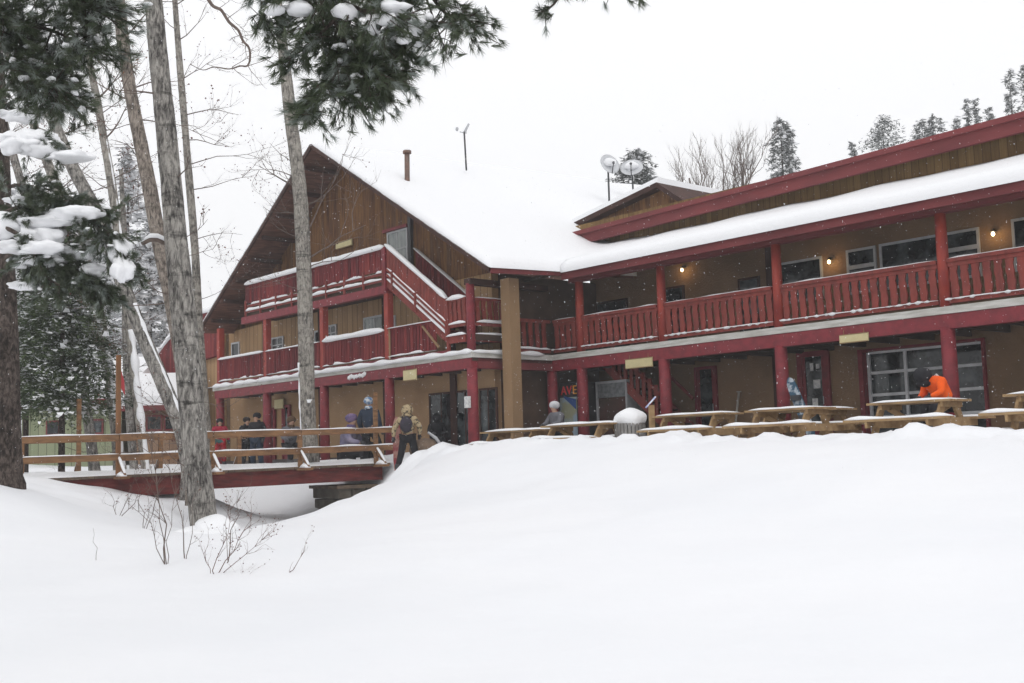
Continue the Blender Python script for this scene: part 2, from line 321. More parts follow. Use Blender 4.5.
# dark timber pilasters
for px in(238,):pass
for u in(-12.9,-9.1,-5.3,-1.9):
    for q in ((u-.13,u+.13,WV-.07,WV-.002,-.1,2.6),(u-.11,u+.11,WV-.07,WV-.002,2.9,5.3)): mb=MB(); mb.box(*q); part(mb,'pilaster',DARKW)
for q in ((6.3,6.65,2.33,2.398,.14,2.6),(6.25,6.55,2.33,2.398,2.9,5.8)): mb=MB(); mb.box(*q); part(mb,'pilaster',DARKW)
# decks
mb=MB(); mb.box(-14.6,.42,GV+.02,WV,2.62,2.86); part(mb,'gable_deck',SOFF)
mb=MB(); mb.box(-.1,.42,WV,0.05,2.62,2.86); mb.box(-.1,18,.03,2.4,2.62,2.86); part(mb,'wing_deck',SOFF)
mb=MB(); mb.box(-14.65,.45,GV-.03,GV+.02,2.71,2.865); mb.box(.42,.47,GV+.02,-.02,2.71,2.865); e1=part(mb,'deck_edge_board',DECKW)
mb=MB(); mb.box(.47,18,-.05,.03,2.715,2.87); e2=part(mb,'deck_edge_board',DECKW)
mb=MB(); mb.snow([(-14.6,GV,2.865),(.4,GV,2.865)],.22,.09,jit=.5,droop=.5); mb.snow([(.44,GV,2.865),(.44,-.4,2.865)],.18,.07,jit=.5,droop=.5); part(mb,'snow_cap',SNOW,e1,fix=False)
mb=MB()
for k in range(7): mb.blob((-5.55+.14*k+random.uniform(-.03,.03),GV-.02,2.6+random.uniform(-.03,.04)),(.1,.07,.08),1)
part(mb,'snow_clump',SNOW,e1)
mb=MB(); mb.box(-14.5,.4,GV-.02,GV+.2,2.42,2.70); part(mb,'deck_beam',RED)
mb=MB(); mb.box(.2,.42,GV+.2,.0,2.42,2.70); part(mb,'deck_beam',REDF)
mb=MB(); mb.box(.42,18,-.03,.2,2.4,2.71); part(mb,'deck_beam',RED)
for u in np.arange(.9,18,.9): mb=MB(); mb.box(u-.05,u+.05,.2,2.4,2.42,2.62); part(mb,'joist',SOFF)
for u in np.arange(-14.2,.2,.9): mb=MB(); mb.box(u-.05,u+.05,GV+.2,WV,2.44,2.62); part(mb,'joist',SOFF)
# columns
def lcol(u,v,r,z0,z1,m):
    mb=MB(); k=16; mb.tube([(u,v,z0),(u,v,(z0+z1)/2),(u,v,z1)],[r*1.05,r,r*.97],k); return part(mb,'column',m)
GC=[-14.3,-10.86,-7.2,-3.6,.28]; WC=[1.5,4.55,8.2,12.4,16.7]
cc=[lcol(u,GV+.1,.15,-.1,2.44,RED) for u in GC]; cc+=[lcol(u,.08,.155,0,2.42,RED) for u in WC]
lcol(.3,.05,.15,0,2.45,RED)
for u in GC[:4]: mb=MB(); mb.box(u-.1,u+.1,GV+.02,GV+.22,2.87,5.0 if u<-12 else 5.02); part(mb,'upper_post',REDU)
mb=MB(); mb.tube([(.28,GV+.1,2.87),(.28,GV+.1,4.75)],.12,14); part(mb,'upper_post',RED)
for u in WC: 
    mb=MB(); mb.tube([(u,.08,2.87),(u,.08,5.0)],[.125,.115],14); c=part(mb,'upper_post',REDU)
mb=MB(); mb.box(.19,.38,GV-.13,GV-.055,1.35,1.66); part(mb,'notice',PAPER,cc[4])
mb=MB(); mb.box(.72,1.08,-2.18,-1.82,-.1,4.86); part(mb,'square_post',TAN)
# roof slabs
def slab(pts,th,name,m,par=lodge):
    mb=MB(); n=V((pts[1]-pts[0])).cross(pts[3]-pts[0]).normalized()
    if n.z<0:n=-n
    mb.hexa([p-n*th for p in pts]+list(pts)); return part(mb,name,m,par)
VB=12.5; VF=-3.2
EU=1.5; LU=-15.4; EZ_=PK[1]-.02-(EU-PK[0])*SL; LZ_=PK[1]-.02-(PK[0]-LU)*SLL; T2=TI(VB)
roof=slab([V((PK[0],VF,PK[1]-.02)),V((EU,VF,EZ_)),V((EU,VB,EZ_+T2)),V((PK[0],VB,PK[1]-.02+T2))],.09,'gable_roof',SOFFG)
r2=slab([V((PK[0]-.01,VF,PK[1]-.02)),V((LU,VF,LZ_)),V((LU,VB,LZ_+T2)),V((PK[0]-.01,VB,PK[1]-.02+T2))],.09,'gable_roof',SOFFG)
mb=MB(); mb.bar((PK[0],VF-.03,PK[1]-.09),(LU-.03,VF-.03,LZ_-.07),.06,.14); mb.bar((PK[0],VF-.03,PK[1]-.09),(EU+.02,VF-.03,EZ_-.07),.06,.13); part(mb,'rake_board',DARKW,roof)
for k in np.arange(.6,8,.95):
    for sg in(-1,1): 
        mb=MB()
        u=PK[0]+sg*k; z=PK[1]-k*sl_(u)-.2-(.05 if sg<0 else 0); mb.box(u-.06,u+.06,VF+.08,WV,z-(.09 if sg<0 else .0),z+.04); part(mb,'purlin',DARKW,roof)
mb=MB(); mb.bar((EU+.02,VF,EZ_-.08),(EU+.02,-.62,EZ_+.06),.06,.16); part(mb,'eave_fascia',REDF,roof)
mb=MB(); mb.box(.15,.42,GV,-.1,4.72,4.88); part(mb,'eave_beam',DARKW,roof)
mb=MB(); mb.box(EU+.02,18,-.62,-.55,4.86,5.1); mb.box(1.2,18,-.05,.2,4.86,5.1); ef=part(mb,'eave_fascia',REDF)
mb=MB(); mb.prism([(-.66,5.08),(-.55,5.02),(3.0,5.9),(3.0,6.06)],-.2,18,'u'); wr=part(mb,'porch_roof',SOFF)
# snow on the roofs, one surface split in two
def smax(a,b,k=.35): 
    h=max(k-abs(a-b),0)/k; return max(a,b)+h*h*k*.25
def rsz(u,v):
    gz=PK[1]-(abs(u-PK[0]))*sl_(u)+TI(v)+.2+ .06*noise.noise(V((u*.5,v*.5,0)))
    if u>1.5: gz-=(u-1.5)*1.5
    wz=5.13+ (v+.62)*.302+.24+.03*noise.noise(V((u*.45,v*.8,5)))
    if v>2.2: wz+=.04*noise.noise(V((u*.8,3,5)))+.02
    if v<-.62: wz=-9
    e=0
    return smax(gz,wz) if wz>-5 else gz
def sheet(us,vs_,zf,zb,name,par):
    mb=MB(); mb.smooth=True; nu=len(us); idx={}
    for j,v in enumerate(vs_):
        for i,u in enumerate(us): idx[i,j]=len(mb.v); mb.v.append((u,v,zf(u,v)))
    for j in range(len(vs_)-1):
        for i in range(nu-1): mb.face([idx[i,j],idx[i+1,j],idx[i+1,j+1],idx[i,j+1]])
    # skirt down to the roof
    ring=[(i,0) for i in range(nu)]+[(nu-1,j) for j in range(1,len(vs_))]+[(i,len(vs_)-1) for i in range(nu-2,-1,-1)]+[(0,j) for j in range(len(vs_)-2,0,-1)]
    lo=[]
    for (i,j) in ring: lo.append(len(mb.v)); u,v=us[i],vs_[j]; mb.v.append((u,v,zb(u,v)))
    for k in range(len(ring)): q=(k+1)%len(ring); mb.face([idx[ring[k]],lo[k],lo[q],idx[ring[q]]])
    return part(mb,name,SNOW,par,fix=False)
def edge(zf,lo,u0,u1,v0,v1,ru,rv):
    def f(u,v):
        z=zf(u,v); b=lo(u,v)
        d=9
        if ru[0]:d=min(d,(u-u0)/.28)
        if ru[1]:d=min(d,(u1-u)/.28)
        if rv[0]:d=min(d,(v-v0)/.28)
        if rv[1]:d=min(d,(v1-v)/.28)
        t=max(0,min(1,d)); t=math.sqrt(1-(1-t)**2); return b+(z-b)*(.25+.75*t)
    return f
lo1=lambda u,v: PK[1]-abs(u-PK[0])*sl_(u)-.03+TI(v)
us=list(np.linspace(-15.4,-7.37,42))+list(np.linspace(-7.17,1.6,46))
vs_=[-3.26,-3.2,-3.1,-2.95]+list(np.linspace(-2.7,12.5,70))
def capz(u,v):
    z=rsz(u,v); k=abs(u-PK[0]); 
    if k<.5: z-= (0.5-k)**2*.9
    return z
def lowg(u,v):
    a=lo1(min(u,1.52),v); return a
sheet(us,vs_,edge(capz,lowg,-15.6,1.45,-3.26,12.5,(1,0),(1,0)) if False else (lambda u,v:(lambda z,b,t:b+(z-b)*(.3+.7*t))(capz(u,v),lowg(u,v),math.sqrt(1-(1-max(0,min(1,min((v+3.26)/.3,(1.6-u)/.3 if v<-.6 else 9,(u+15.4)/.3))))**2))),lowg,'snow_blanket',roof)
lo2=lambda u,v: 5.07+(v+.62)*.275
us=list(np.linspace(1.6,18,110)); vs_=[-.72,-.68,-.6,-.45,-.25,0]+list(np.linspace(.25,3.0,12))
sheet(us,vs_,lambda u,v:(lambda z,b,t:b+(z-b)*(.3+.7*t))(rsz(u,max(v,-.62)),lo2(u,v),math.sqrt(1-(1-max(0,min(1,(v+.72)/.3)))**2)),lo2,'snow_blanket',wr)
# upper roof of the wing
def uf(px,py,v=2.45): return onv(px,py,v)
a=uf(561,236.5); b=uf(1024,113); sl=(b[1]-a[1])/(b[0]-a[0]); UF=lambda u:a[1]+(u-a[0])*sl
mb=MB(); u0,u1=a[0]-.9,18
mb.hexa([V((u0,2.4,UF(u0)-.42)),V((u1,2.4,UF(u1)-.42)),V((u1,2.52,UF(u1)-.42)),V((u0,2.52,UF(u0)-.42)),V((u0,2.4,UF(u0)-.13)),V((u1,2.4,UF(u1)-.13)),V((u1,2.52,UF(u1)-.13)),V((u0,2.52,UF(u0)-.13))])
mb.hexa([V((u0-.05,2.3,UF(u0)-.13)),V((u1,2.3,UF(u1)-.13)),V((u1,2.5,UF(u1)-.13)),V((u0-.05,2.5,UF(u0)-.13)),V((u0-.05,2.3,UF(u0))),V((u1,2.3,UF(u1))),V((u1,2.5,UF(u1))),V((u0-.05,2.5,UF(u0)))])
ur=MB(); ur.hexa([V((u0,2.5,UF(u0)-.25)),V((u1,2.5,UF(u1)-.25)),V((u1,11.8,UF(u1)-.25)),V((u0,11.8,UF(u0)-.25)),V((u0,2.5,UF(u0)-.04)),V((u1,2.5,UF(u1)-.04)),V((u1,11.8,UF(u1)-.1)),V((u0,11.8,UF(u0)-.1))])
uro=part(ur,'upper_roof',SOFF); part(mb,'upper_fascia',REDF,uro)
mb=MB(); mb.hexa([V((u0+.6,3.2,UF(u0)-.04)),V((u1,3.2,UF(u1)-.04)),V((u1,11.8,UF(u1)-.11)),V((u0+.6,11.8,UF(u0)-.11)),V((u0+.6,3.2,UF(u0)+.02)),V((u1,3.2,UF(u1)+.02)),V((u1,11.8,UF(u1)+.0)),V((u0+.6,11.8,UF(u0)+.0))]); part(mb,'snow_blanket',SNOW,uro)
# dormer
DV=3.3; dp=onv(656,181,DV); dl=onv(566,225,DV); dr=onv(688,202,DV)
mb=MB(); mb.prism([(dl[0]+.2,dl[1]-.05),(dp[0],dp[1]-.1),(dr[0]+.3,dr[1]-.3),(dr[0]+.3,6),(dl[0]+.2,6)],DV+.35,DV+4); dm=part(mb,'dormer_wall',SIDING)
mb=MB(); 
for q,e in((dl,1),(dr,1)):
    mb.hexa([V((dp[0],DV,dp[1]-.2)),V((q[0],DV,q[1]-.2)),V((q[0],DV+5,q[1]-.2)),V((dp[0],DV+5,dp[1]-.2)),V((dp[0],DV,dp[1]-.04)),V((q[0],DV,q[1]-.04)),V((q[0],DV+5,q[1]-.04)),V((dp[0],DV+5,dp[1]-.04))])
dro=part(mb,'dormer_roof',DARKW)
mb=MB()
for q in(dl,):
    mb.hexa([V((dp[0],DV+.04,dp[1]-.06)),V((q[0],DV+.04,q[1]-.06)),V((q[0],DV+5,q[1]-.06)),V((dp[0],DV+5,dp[1]-.06)),V((dp[0],DV+.1,dp[1]+.14)),V((q[0],DV+.1,q[1]+.14)),V((q[0],DV+5,q[1]+.14)),V((dp[0],DV+5,dp[1]+.14))])
part(mb,'snow_blanket',SNOW,dro)
# railings ---------------------------------------------------
def baluster(mb,u,z0,z1,w=.15,v=0,th=.04,ax='v'):
    n=10; L=[];R=[]
    for i in range(n+1):
        t=i/n; k=w/2*(1-.24*math.sin(t*2*math.pi*1.5+.4)**2); off=.012*math.sin(t*2*math.pi)
        L.append((u-k+off,z0+(z1-z0)*t)); R.append((u+k+off,z0+(z1-z0)*t))
    mb.prism(L+R[::-1],v-th/2,v+th/2,ax)
def wrail(ua,ub,snowtop):
    mb=MB(); mb.box(ua,ub,-.02,.12,3.79,3.87); mb.box(ua,ub,.02,.09,3.7,3.79); mb.box(ua,ub,0,.1,2.93,3.02)
    n=max(1,int(round((ub-ua)/.235)))
    for i in range(n): baluster(mb,ua+(ub-ua)*(i+.5)/n,3.02,3.72,.182,.055)
    r=part(mb,'railing',REDR)
    mb=MB()
    for i in range(n):
        if random.random()<.8: mb.blob((ua+(ub-ua)*(i+.0+random.uniform(-.2,.2))/n+.02,.0,3.02),(random.uniform(.06,.12),.045,random.uniform(.02,.045)),1,jit=.3)
    mb.snow([(ua,0,3.015),(ub,0,3.015)],.07,.025)
    if snowtop: mb.snow([(ua,.05,3.868),(ub,.05,3.868)],.13,.03,jit=.4)
    part(mb,'snow_cap',SNOW,r,fix=False); return r
ed=[.45]+WC+[18]
for a_,b_ in zip(ed,ed[1:]): wrail(a_+(.12 if a_>1 else 0),b_-(.12 if b_<17 else 0),True)
mb=MB(); mb.box(.28,.38,-1.65,-.02,3.79,3.88); mb.box(.3,.37,-1.65,-.02,2.93,3.02)
for v in np.arange(-1.55,-.1,.26): baluster(mb,v,3.02,3.79,.16,.335,ax='u')
r=part(mb,'railing',REDR); mb=MB()
mb.snow([(.40,-1.6,3.02),(.40,-.1,3.02)],.08,.07,jit=.9)
part(mb,'snow_cap',SNOW,r)
def brail(ua,ub,zb,zt,v,snow_h,low=True,gap=0,m=REDBD,name='railing'):
    mb=MB(); mb.box(ua,ub,v-.02,v+.07,zt-.02,zt+.05)
    n=int((ub-ua)/.15)
    for i in range(n):
        a=ua+(ub-ua)*i/n; mb.box(a+.014,a+(ub-ua)/n-.014,v+random.uniform(-.004,.004),v+.03,zb,zt-.02)
    mb.box(ua,ub,v+.03,v+.09,zb+.08,zb+.16); mb.box(ua,ub,v+.03,v+.09,zt-.12,zt-.02)
    r=part(mb,name,m); mb=MB()
    if snow_h: mb.snow([(ua,v+.02,zt+.045),(ub,v+.02,zt+.045)],.2,snow_h,jit=.14,droop=.4)
    if low: mb.snow([(ua,v,zb-.02),(ub,v,zb-.02)],.1,.05,jit=.7,gap=.15)
    part(mb,'snow_cap',SNOW,r,fix=False); return r
for a_,b_,h in((-14.2,-10.97,.07),(-10.75,-7.31,.035),(-7.09,-3.72,.13)): brail(a_,b_,3.06,3.8,GV,h)
brail(-3.48,-1.15,3.06,3.84,GV,.02,low=True)
mb=MB(); mb.box(-14.2,-.7,GV+.02,GV+.06,2.93,3.0); part(mb,'bottom_rail',RED)
# side rail at far left end and the trim post of the stair foot
mb=MB(); mb.box(-3.42,-3.36,GV-.03,GV+.0,2.95,3.9); mb.bar((-1.75,GV-.02,3.78),(-1.0,GV-.02,3.1),.05,.06,up=(0,-1,0)); part(mb,'trim_board',TAN)
# upper balcony
UB=-12.15; UE=-3.6
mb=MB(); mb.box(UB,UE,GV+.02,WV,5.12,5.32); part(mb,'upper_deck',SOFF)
mb=MB(); mb.box(UB-.3,UE+.1,GV-.02,GV+.18,4.96,5.2); part(mb,'deck_beam',RED)
r=brail(UB,UE,5.66,6.3,GV-.02,.13,low=False)
mb=MB(); mb.box(UB,UE,GV,GV+.06,5.52,5.6); mb.box(UB,UE,GV-.03,GV+.05,5.32,5.38)
for u in np.arange(UB+.05,UE,1.06): mb.box(u-.035,u+.035,GV-.06,GV-.01,5.2,5.75)
lr=part(mb,'lower_rails',REDR)
mb=MB(); mb.snow([(UB,GV+.02,5.6),(UE,GV+.02,5.6)],.09,.08,jit=.6,gap=.25); mb.snow([(UB,GV,5.38),(UE,GV,5.38)],.12,.09,jit=.4); part(mb,'snow_cap',SNOW,lr,fix=False)
mb=MB(); mb.box(UE-.09,UE+.09,GV-.05,GV+.13,5.0,6.36); part(mb,'corner_post',RED)
# outside stair
st=empty('staircase'); st.parent=lodge; st.name='outside_staircase'
T=V((-3.45,GV,5.3)); B=V((-.62,GV,3.36))
dz=(B.z-T.z)/(B.x-T.x)
def sp(u,h): return V((u,GV,T.z+(u-T.x)*dz+h))
mb=MB(); 
for v in(GV,GV+1.05): 
    mb.hexa([V((u_,v+s_,sp(u_,h_).z)) for h_ in(-.2,.06) for u_,s_ in((T.x-.1,0),(B.x,0),(B.x,.06),(T.x-.1,.06))])
for i in range(11):
    u=T.x+(B.x-T.x)*(i+.5)/11; z=sp(u,-.05).z; mb.box(u-.14,u+.14,GV+.06,GV+1.05,z-.02,z+.02)
s1=part(mb,'stringer',REDR,st)
mb=MB(); mb.snow([sp(T.x,.06),sp(B.x,.06)],.1,.08,jit=.3); part(mb,'snow_cap',SNOW,s1,fix=False)
for v,k in((GV-.02,0),(GV+1.05,1)):
    mb=MB(); n=19
    for i in range(n):
        a=T.x+(B.x-T.x)*i/n; b=T.x+(B.x-T.x)*(i+1)/n-.015; za=sp(a,0).z; zb=sp(b,0).z
        mb.hexa([V((a,v,za+.42)),V((b,v,zb+.42)),V((b,v+.03,zb+.42)),V((a,v+.03,za+.42)),V((a,v,za+1.03)),V((b,v,zb+1.03)),V((b,v+.03,zb+1.03)),V((a,v+.03,za+1.03))])
    for h in(.36,.2,1.05): mb.bar(sp(T.x,h)+V((0,v-GV,0)),sp(B.x,h)+V((0,v-GV,0)),.06,.06)
    for t in(.1,.5,1): p=T.lerp(B,t); mb.box(p.x-.035,p.x+.035,v-.05,v-.01,p.z-.1,p.z+.45)
    hr=part(mb,'stair_railing',REDBD if k else REDR,st)
    mb=MB(); mb.snow([sp(T.x-.05,1.08)+V((0,v-GV,0)),sp(B.x,1.08)+V((0,v-GV,0))],.17,.1 if not k else .03,jit=.2,droop=.3)
    if not k:
        for h in(.39,.23): mb.snow([sp(T.x,h),sp(B.x,h)],.08,.055,jit=.4)
    part(mb,'snow_cap',SNOW,hr,fix=False)
# landing
mb=MB(); mb.box(-.65,.38,GV+.02,WV+.1,3.2,3.36); part(mb,'landing',SOFF,st)
mb=MB(); ua,ub=-.62,.18; mb.box(ua,ub,GV-.03,GV+.06,4.32,4.39); mb.box(ua,ub,GV-.01,GV+.05,3.6,3.68); mb.box(ua,ub,GV-.03,GV+.02,3.16,3.36); mb.box(-.62,-.54,GV-.05,GV+.03,2.95,4.39)
for u in np.arange(ua+.14,ub,.2): baluster(mb,u,3.68,4.32,.15,GV+.01)
x=.3; mb.box(x-.04,x+.05,GV+.2,-1.6,4.3,4.37); mb.box(x-.03,x+.03,GV+.2,-1.6,3.6,3.68); mb.box(x-.03,x+.02,GV+.2,-1.6,3.16,3.36)
for v in np.arange(GV+.33,-1.62,.22): baluster(mb,v,3.68,4.3,.15,x,ax='u')
lr=part(mb,'landing_railing',REDR,st)
mb=MB(); mb.snow([(ua,GV+.01,4.39),(ub,GV+.01,4.39)],.17,.1,droop=.3); mb.snow([(x,GV+.2,4.37),(x,-1.6,4.37)],.12,.04)
mb.snow([(ua,GV-.01,3.68),(ub,GV-.01,3.68)],.09,.1,jit=.6); mb.snow([(ua,GV-.03,3.36),(ub,GV-.03,3.36)],.12,.1,jit=.5)
mb.snow([(x+.05,GV+.25,3.69),(x+.05,-1.6,3.69)],.07,.08,jit=.9)
mb.snow([(x+.02,GV+.2,3.36),(x+.02,-1.6,3.36)],.12,.07); part(mb,'snow_cap',SNOW,lr,fix=False)
# ground-level inner staircase behind the wing columns
ist=empty('inner_staircase'); ist.parent=lodge
for v in(.95,1.95):
    mb=MB(); mb.bar((1.3,v,2.75),(4.3,v,.25),.05,.24); 
    mb.bar((1.3,v,3.6),(3.9,v,1.45),.05,.08) if v>1 else mb.bar((1.6,v,3.25),(3.9,v,1.3),.05,.08)
    if v<1:
        for i in range(10): p=V((1.9,v,2.3)).lerp(V((3.9,v,.6)),i/9); mb.box(p.x-.06,p.x+.06,v-.02,v+.02,p.z,p.z+.85)
    part(mb,'stair_railing',REDR,ist)
mb=MB()
for i in range(12): p=V((1.5,0,2.6)).lerp(V((4.2,0,.35)),i/11); mb.box(p.x-.14,p.x+.14,.98,1.93,p.z-.03,p.z+.02)
part(mb,'tread',DARKW,ist)
# windows and doors --------------------------------------------
def frame_px(pts,v): 
    q=[onv(x,y,v) for x,y in pts]; return q
def window(u0,u1,z0,z1,v,fm=WHITEP,gm=GLASS,nx=1,nz=1,split=None,fw=.06,blind=None,name='window'):
    mb=MB(); mb.box(u0,u1,v-.05,v,z1-fw,z1); mb.box(u0,u1,v-.05,v,z0,z0+fw); mb.box(u0,u0+fw,v-.05,v,z0+fw,z1-fw); mb.box(u1-fw,u1,v-.05,v,z0+fw,z1-fw)
    for i in range(1,nx): c=u0+(u1-u0)*i/nx; mb.box(c-.02,c+.02,v-.04,v,z0+fw,z1-fw)
    for i in range(1,nz): c=z0+(z1-z0)*i/nz; mb.box(u0+fw,u1-fw,v-.038,v,c-.02,c+.02)
    if split: mb.box(u0+fw,u1-fw,v-.045,v,split-.05,split+.05)
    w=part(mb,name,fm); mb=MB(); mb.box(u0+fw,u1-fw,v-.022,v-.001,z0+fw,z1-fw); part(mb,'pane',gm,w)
    return w
def door(u0,u1,z0,z1,v,m=RED,fw=.14,gm=GLASS,papers=(),snow=False):
    mb=MB(); mb.box(u0,u1,v-.07,v,z1-fw,z1); mb.box(u0,u0+fw,v-.07,v,z0,z1-fw); mb.box(u1-fw,u1,v-.07,v,z0,z1-fw); mb.box(u0+fw,u1-fw,v-.05,v,z0,z0+.35)
    mb.box(u0+fw,u0+fw+.09,v-.045,v,z0+.35,z1-fw);mb.box(u1-fw-.09,u1-fw,v-.045,v,z0+.35,z1-fw)
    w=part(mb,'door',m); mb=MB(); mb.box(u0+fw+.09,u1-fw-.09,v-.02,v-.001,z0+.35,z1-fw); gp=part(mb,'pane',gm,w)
    for (a,b,c,d) in papers: mb=MB(); mb.box(a,b,v-.03,v-.022,c,d); part(mb,'notice',PAPER,w)
    mb=MB(); mb.tube([(u1-fw-.05,v-.09,z0+.95),(u1-fw-.05,v-.09,z0+1.15)],.015,6); part(mb,'handle',GREYM,w); return w
wv=2.4
window(6.66,7.95,3.75,4.84,wv)
window(8.66,9.48,3.75,4.87,wv,split=4.42)
window(9.58,11.15,3.75,4.88,wv); window(11.2,12.1,3.75,4.88,wv,split=4.45)
window(12.85,14.2,3.75,4.92,wv); 
window(5.3,6.0,2.95,4.6,wv,fm=DARKW); window(2.6,3.4,2.95,4.7,wv,fm=DARKW); window(-.1,1.2,2.9,4.6,wv,fm=DARKW)
door(3.65,4.42,.14,2.33,wv,fw=.08); door(7.05,8.0,.14,2.45,wv,papers=[(7.42,7.52,1.95,2.15),(7.5,7.7,1.5,1.72),(7.44,7.6,1.0,1.25),(7.6,7.7,2.0,2.12)])
# garage door
mb=MB(); mb.box(GA[0],GA[0]+.12,2.3,2.6,.14,2.36); mb.box(GA[1]-.06,GA[1],2.3,2.6,.14,2.36); mb.box(GA[0]+.12,GA[1]-.06,2.33,2.6,2.3,2.36); gd=part(mb,'garage_door',RED)
mb=MB(); a_,b_=GA[0]+.16,GA[1]-.1
for z in(.16,.7,1.24,1.78,2.28): mb.box(a_,b_,2.52,2.56,z-.035,z+.035)
for i in range(4): c=a_+(b_-a_)*i/3; mb.box(c-.035,c+.035,2.50,2.56,.16,2.28)
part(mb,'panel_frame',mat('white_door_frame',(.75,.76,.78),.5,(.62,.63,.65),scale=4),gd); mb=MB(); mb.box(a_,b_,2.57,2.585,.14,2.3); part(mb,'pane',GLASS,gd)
# gable windows
def wpx(x0,y0,x1,y1,v=WV,**k):
    a,z1=onv(x0,y0,v-.05); b,z0=onv(x1,y1,v-.05); window(a,b,min(z0,z1)if 0 else z0,z1,v,**k)
wpx(231,343,239,358); wpx(271,338,283,352,nx=2,nz=2); wpx(314,331,320,344,nx=1); wpx(325,326,336,340,nx=2,nz=2); wpx(363,318,385,331,gm=GLASSL,nx=2); wpx(390,316,395,328)
a,z1=onv(387,230,WV-.05); b,z0=onv(408,256,WV-.05); window(a,b,5.35,z1-.1,WV-.02,fm=WHITEP,gm=GLASSL,nx=2,nz=3); 
mb=MB(); mb.box(a-.15,b+.05,WV-.14,WV-.03,z1-.09,z1+.0); part(mb,'door_hood',RED)
mb=MB(); mb.box(b+.12,b+.26,WV-.13,WV-.03,5.35,8.05); part(mb,'drain_pipe',DKMET)
door(*[onv(283,400,WV)[0],onv(291,400,WV)[0]],0,2.05,WV,fw=.09); door(*[onv(268,400,WV)[0],onv(276,400,WV)[0]],0,2.0,WV,m=RED,fw=.09)
for a_,b_ in ((430,454),(456,476),(480,498)):
    window(onv(a_,400,WV)[0],onv(b_,400,WV)[0],.2,1.95,WV,fm=DARKW,nx=2)
# wall lamps
for x,y in((682,270),(829,262),(993,234)):
    a,z=onv(x,y,2.25); mb=MB(); mb.blob((a,2.25,z),(.04,.04,.05),2,jit=0); 
    h=MB(); h.tube([(a,2.39,z+.08),(a,2.3,z+.12),(a,2.25,z+.09)],.015,6); h.tube([(a,2.25,z+.1),(a,2.25,z+.05)],[.03,.075],8); lm=part(h,'wall_lamp',DKMET); part(mb,'bulb',BULB,lm)
    li=bpy.data.lights.new('lamp_light','POINT'); li.energy=3; li.color=(1,.62,.25); li.shadow_soft_size=.08; lo_=bpy.data.objects.new('lamp_light',li); COL.objects.link(lo_); lo_.parent=lm; lo_.location=(a,2.12,z-.02)
# extension at the left end
mb=MB(); mb.prism([(-15.9,4.2),(-15.9,5.95),(-18.3,6.02),(-20.5,5.15),(-23,3.9),(-23,3.2),(-20.7,3.55),(-18,4.1)],WV-.32,WV-.1); part(mb,'red_boarded_gable',REDBD)
mb=MB(); mb.prism([(-15.95,-.3),(-15.95,5.8),(-18.3,5.85),(-20.5,5.0),(-22.6,3.9),(-22.6,-.3)],WV-.08,WV+5); an=part(mb,'extension_wall',TANW)
mb=MB(); mb.snow([(-15.9,WV-.2,5.95),(-18.3,WV-.2,6.02),(-20.5,WV-.2,5.15),(-23,WV-.2,3.9)],.4,.22,droop=.2)
mb.snow([(-16,WV-.12,3.0),(-18.2,WV-.12,3.0)],.12,.04)
part(mb,'snow_cap',SNOW,an,fix=False)
# vent pipe
p0=toL(at(407,186,35.2)); p1=toL(at(407,151,35.2)); mb=MB(); mb.tube([p0-V((0,0,.6)),p1],.085,10); mb.tube([p1-V((0,0,.08)),p1+V((0,0,.0))],[.14,.14],10); vp=part(mb,'vent_pipe',RUSTM)
mb=MB(); mb.snow([p1-V((.12,0,0)),p1+V((.12,0,0))],.24,.1,step=.05); part(mb,'snow_cap',SNOW,vp,fix=False)
# ---------------------------------------------------------------- signs
def sign(px,v,label,w,h):
    a,z=onv(px[0],px[1],v); o=empty('hanging_sign',W(a,v,z),ROT,label,'sign')
    mb=MB(); mb.box(-w/2,w/2,-.02,.02,-h/2,h/2); mb.build('board',YSIGN,o); mb=MB()
    mb.box(-w/2-.0,w/2,-.028,-.021,h/2-.02,h/2); mb.box(-w/2,w/2,-.028,-.021,-h/2,-h/2+.02)
    mb.tube([(-w*.35,0,h/2),(-w*.35,0,h/2+.1)],.008,5); mb.tube([(w*.35,0,h/2),(w*.35,0,h/2+.1)],.008,5); mb.build('frame',TAN,o)
sign((639,363),-.06,'blank cream sign hanging under the deck beam by the inner stairs',.95,.26)
sign((854,338),-.06,'blank cream sign hanging left of the glazed garage door',.72,.2)
sign((410,375),GV-.06,'square cream sign under the deck above the hooded skier',.62,.32)
a=onv(279,404,WV-.1); sign((279,404),WV-.12,'small cream sign on the wall between two red doors',.6,.36)
sign((344,244),WV-.1,'narrow cream sign on the brown gable boards above the top balcony',.95,.24)
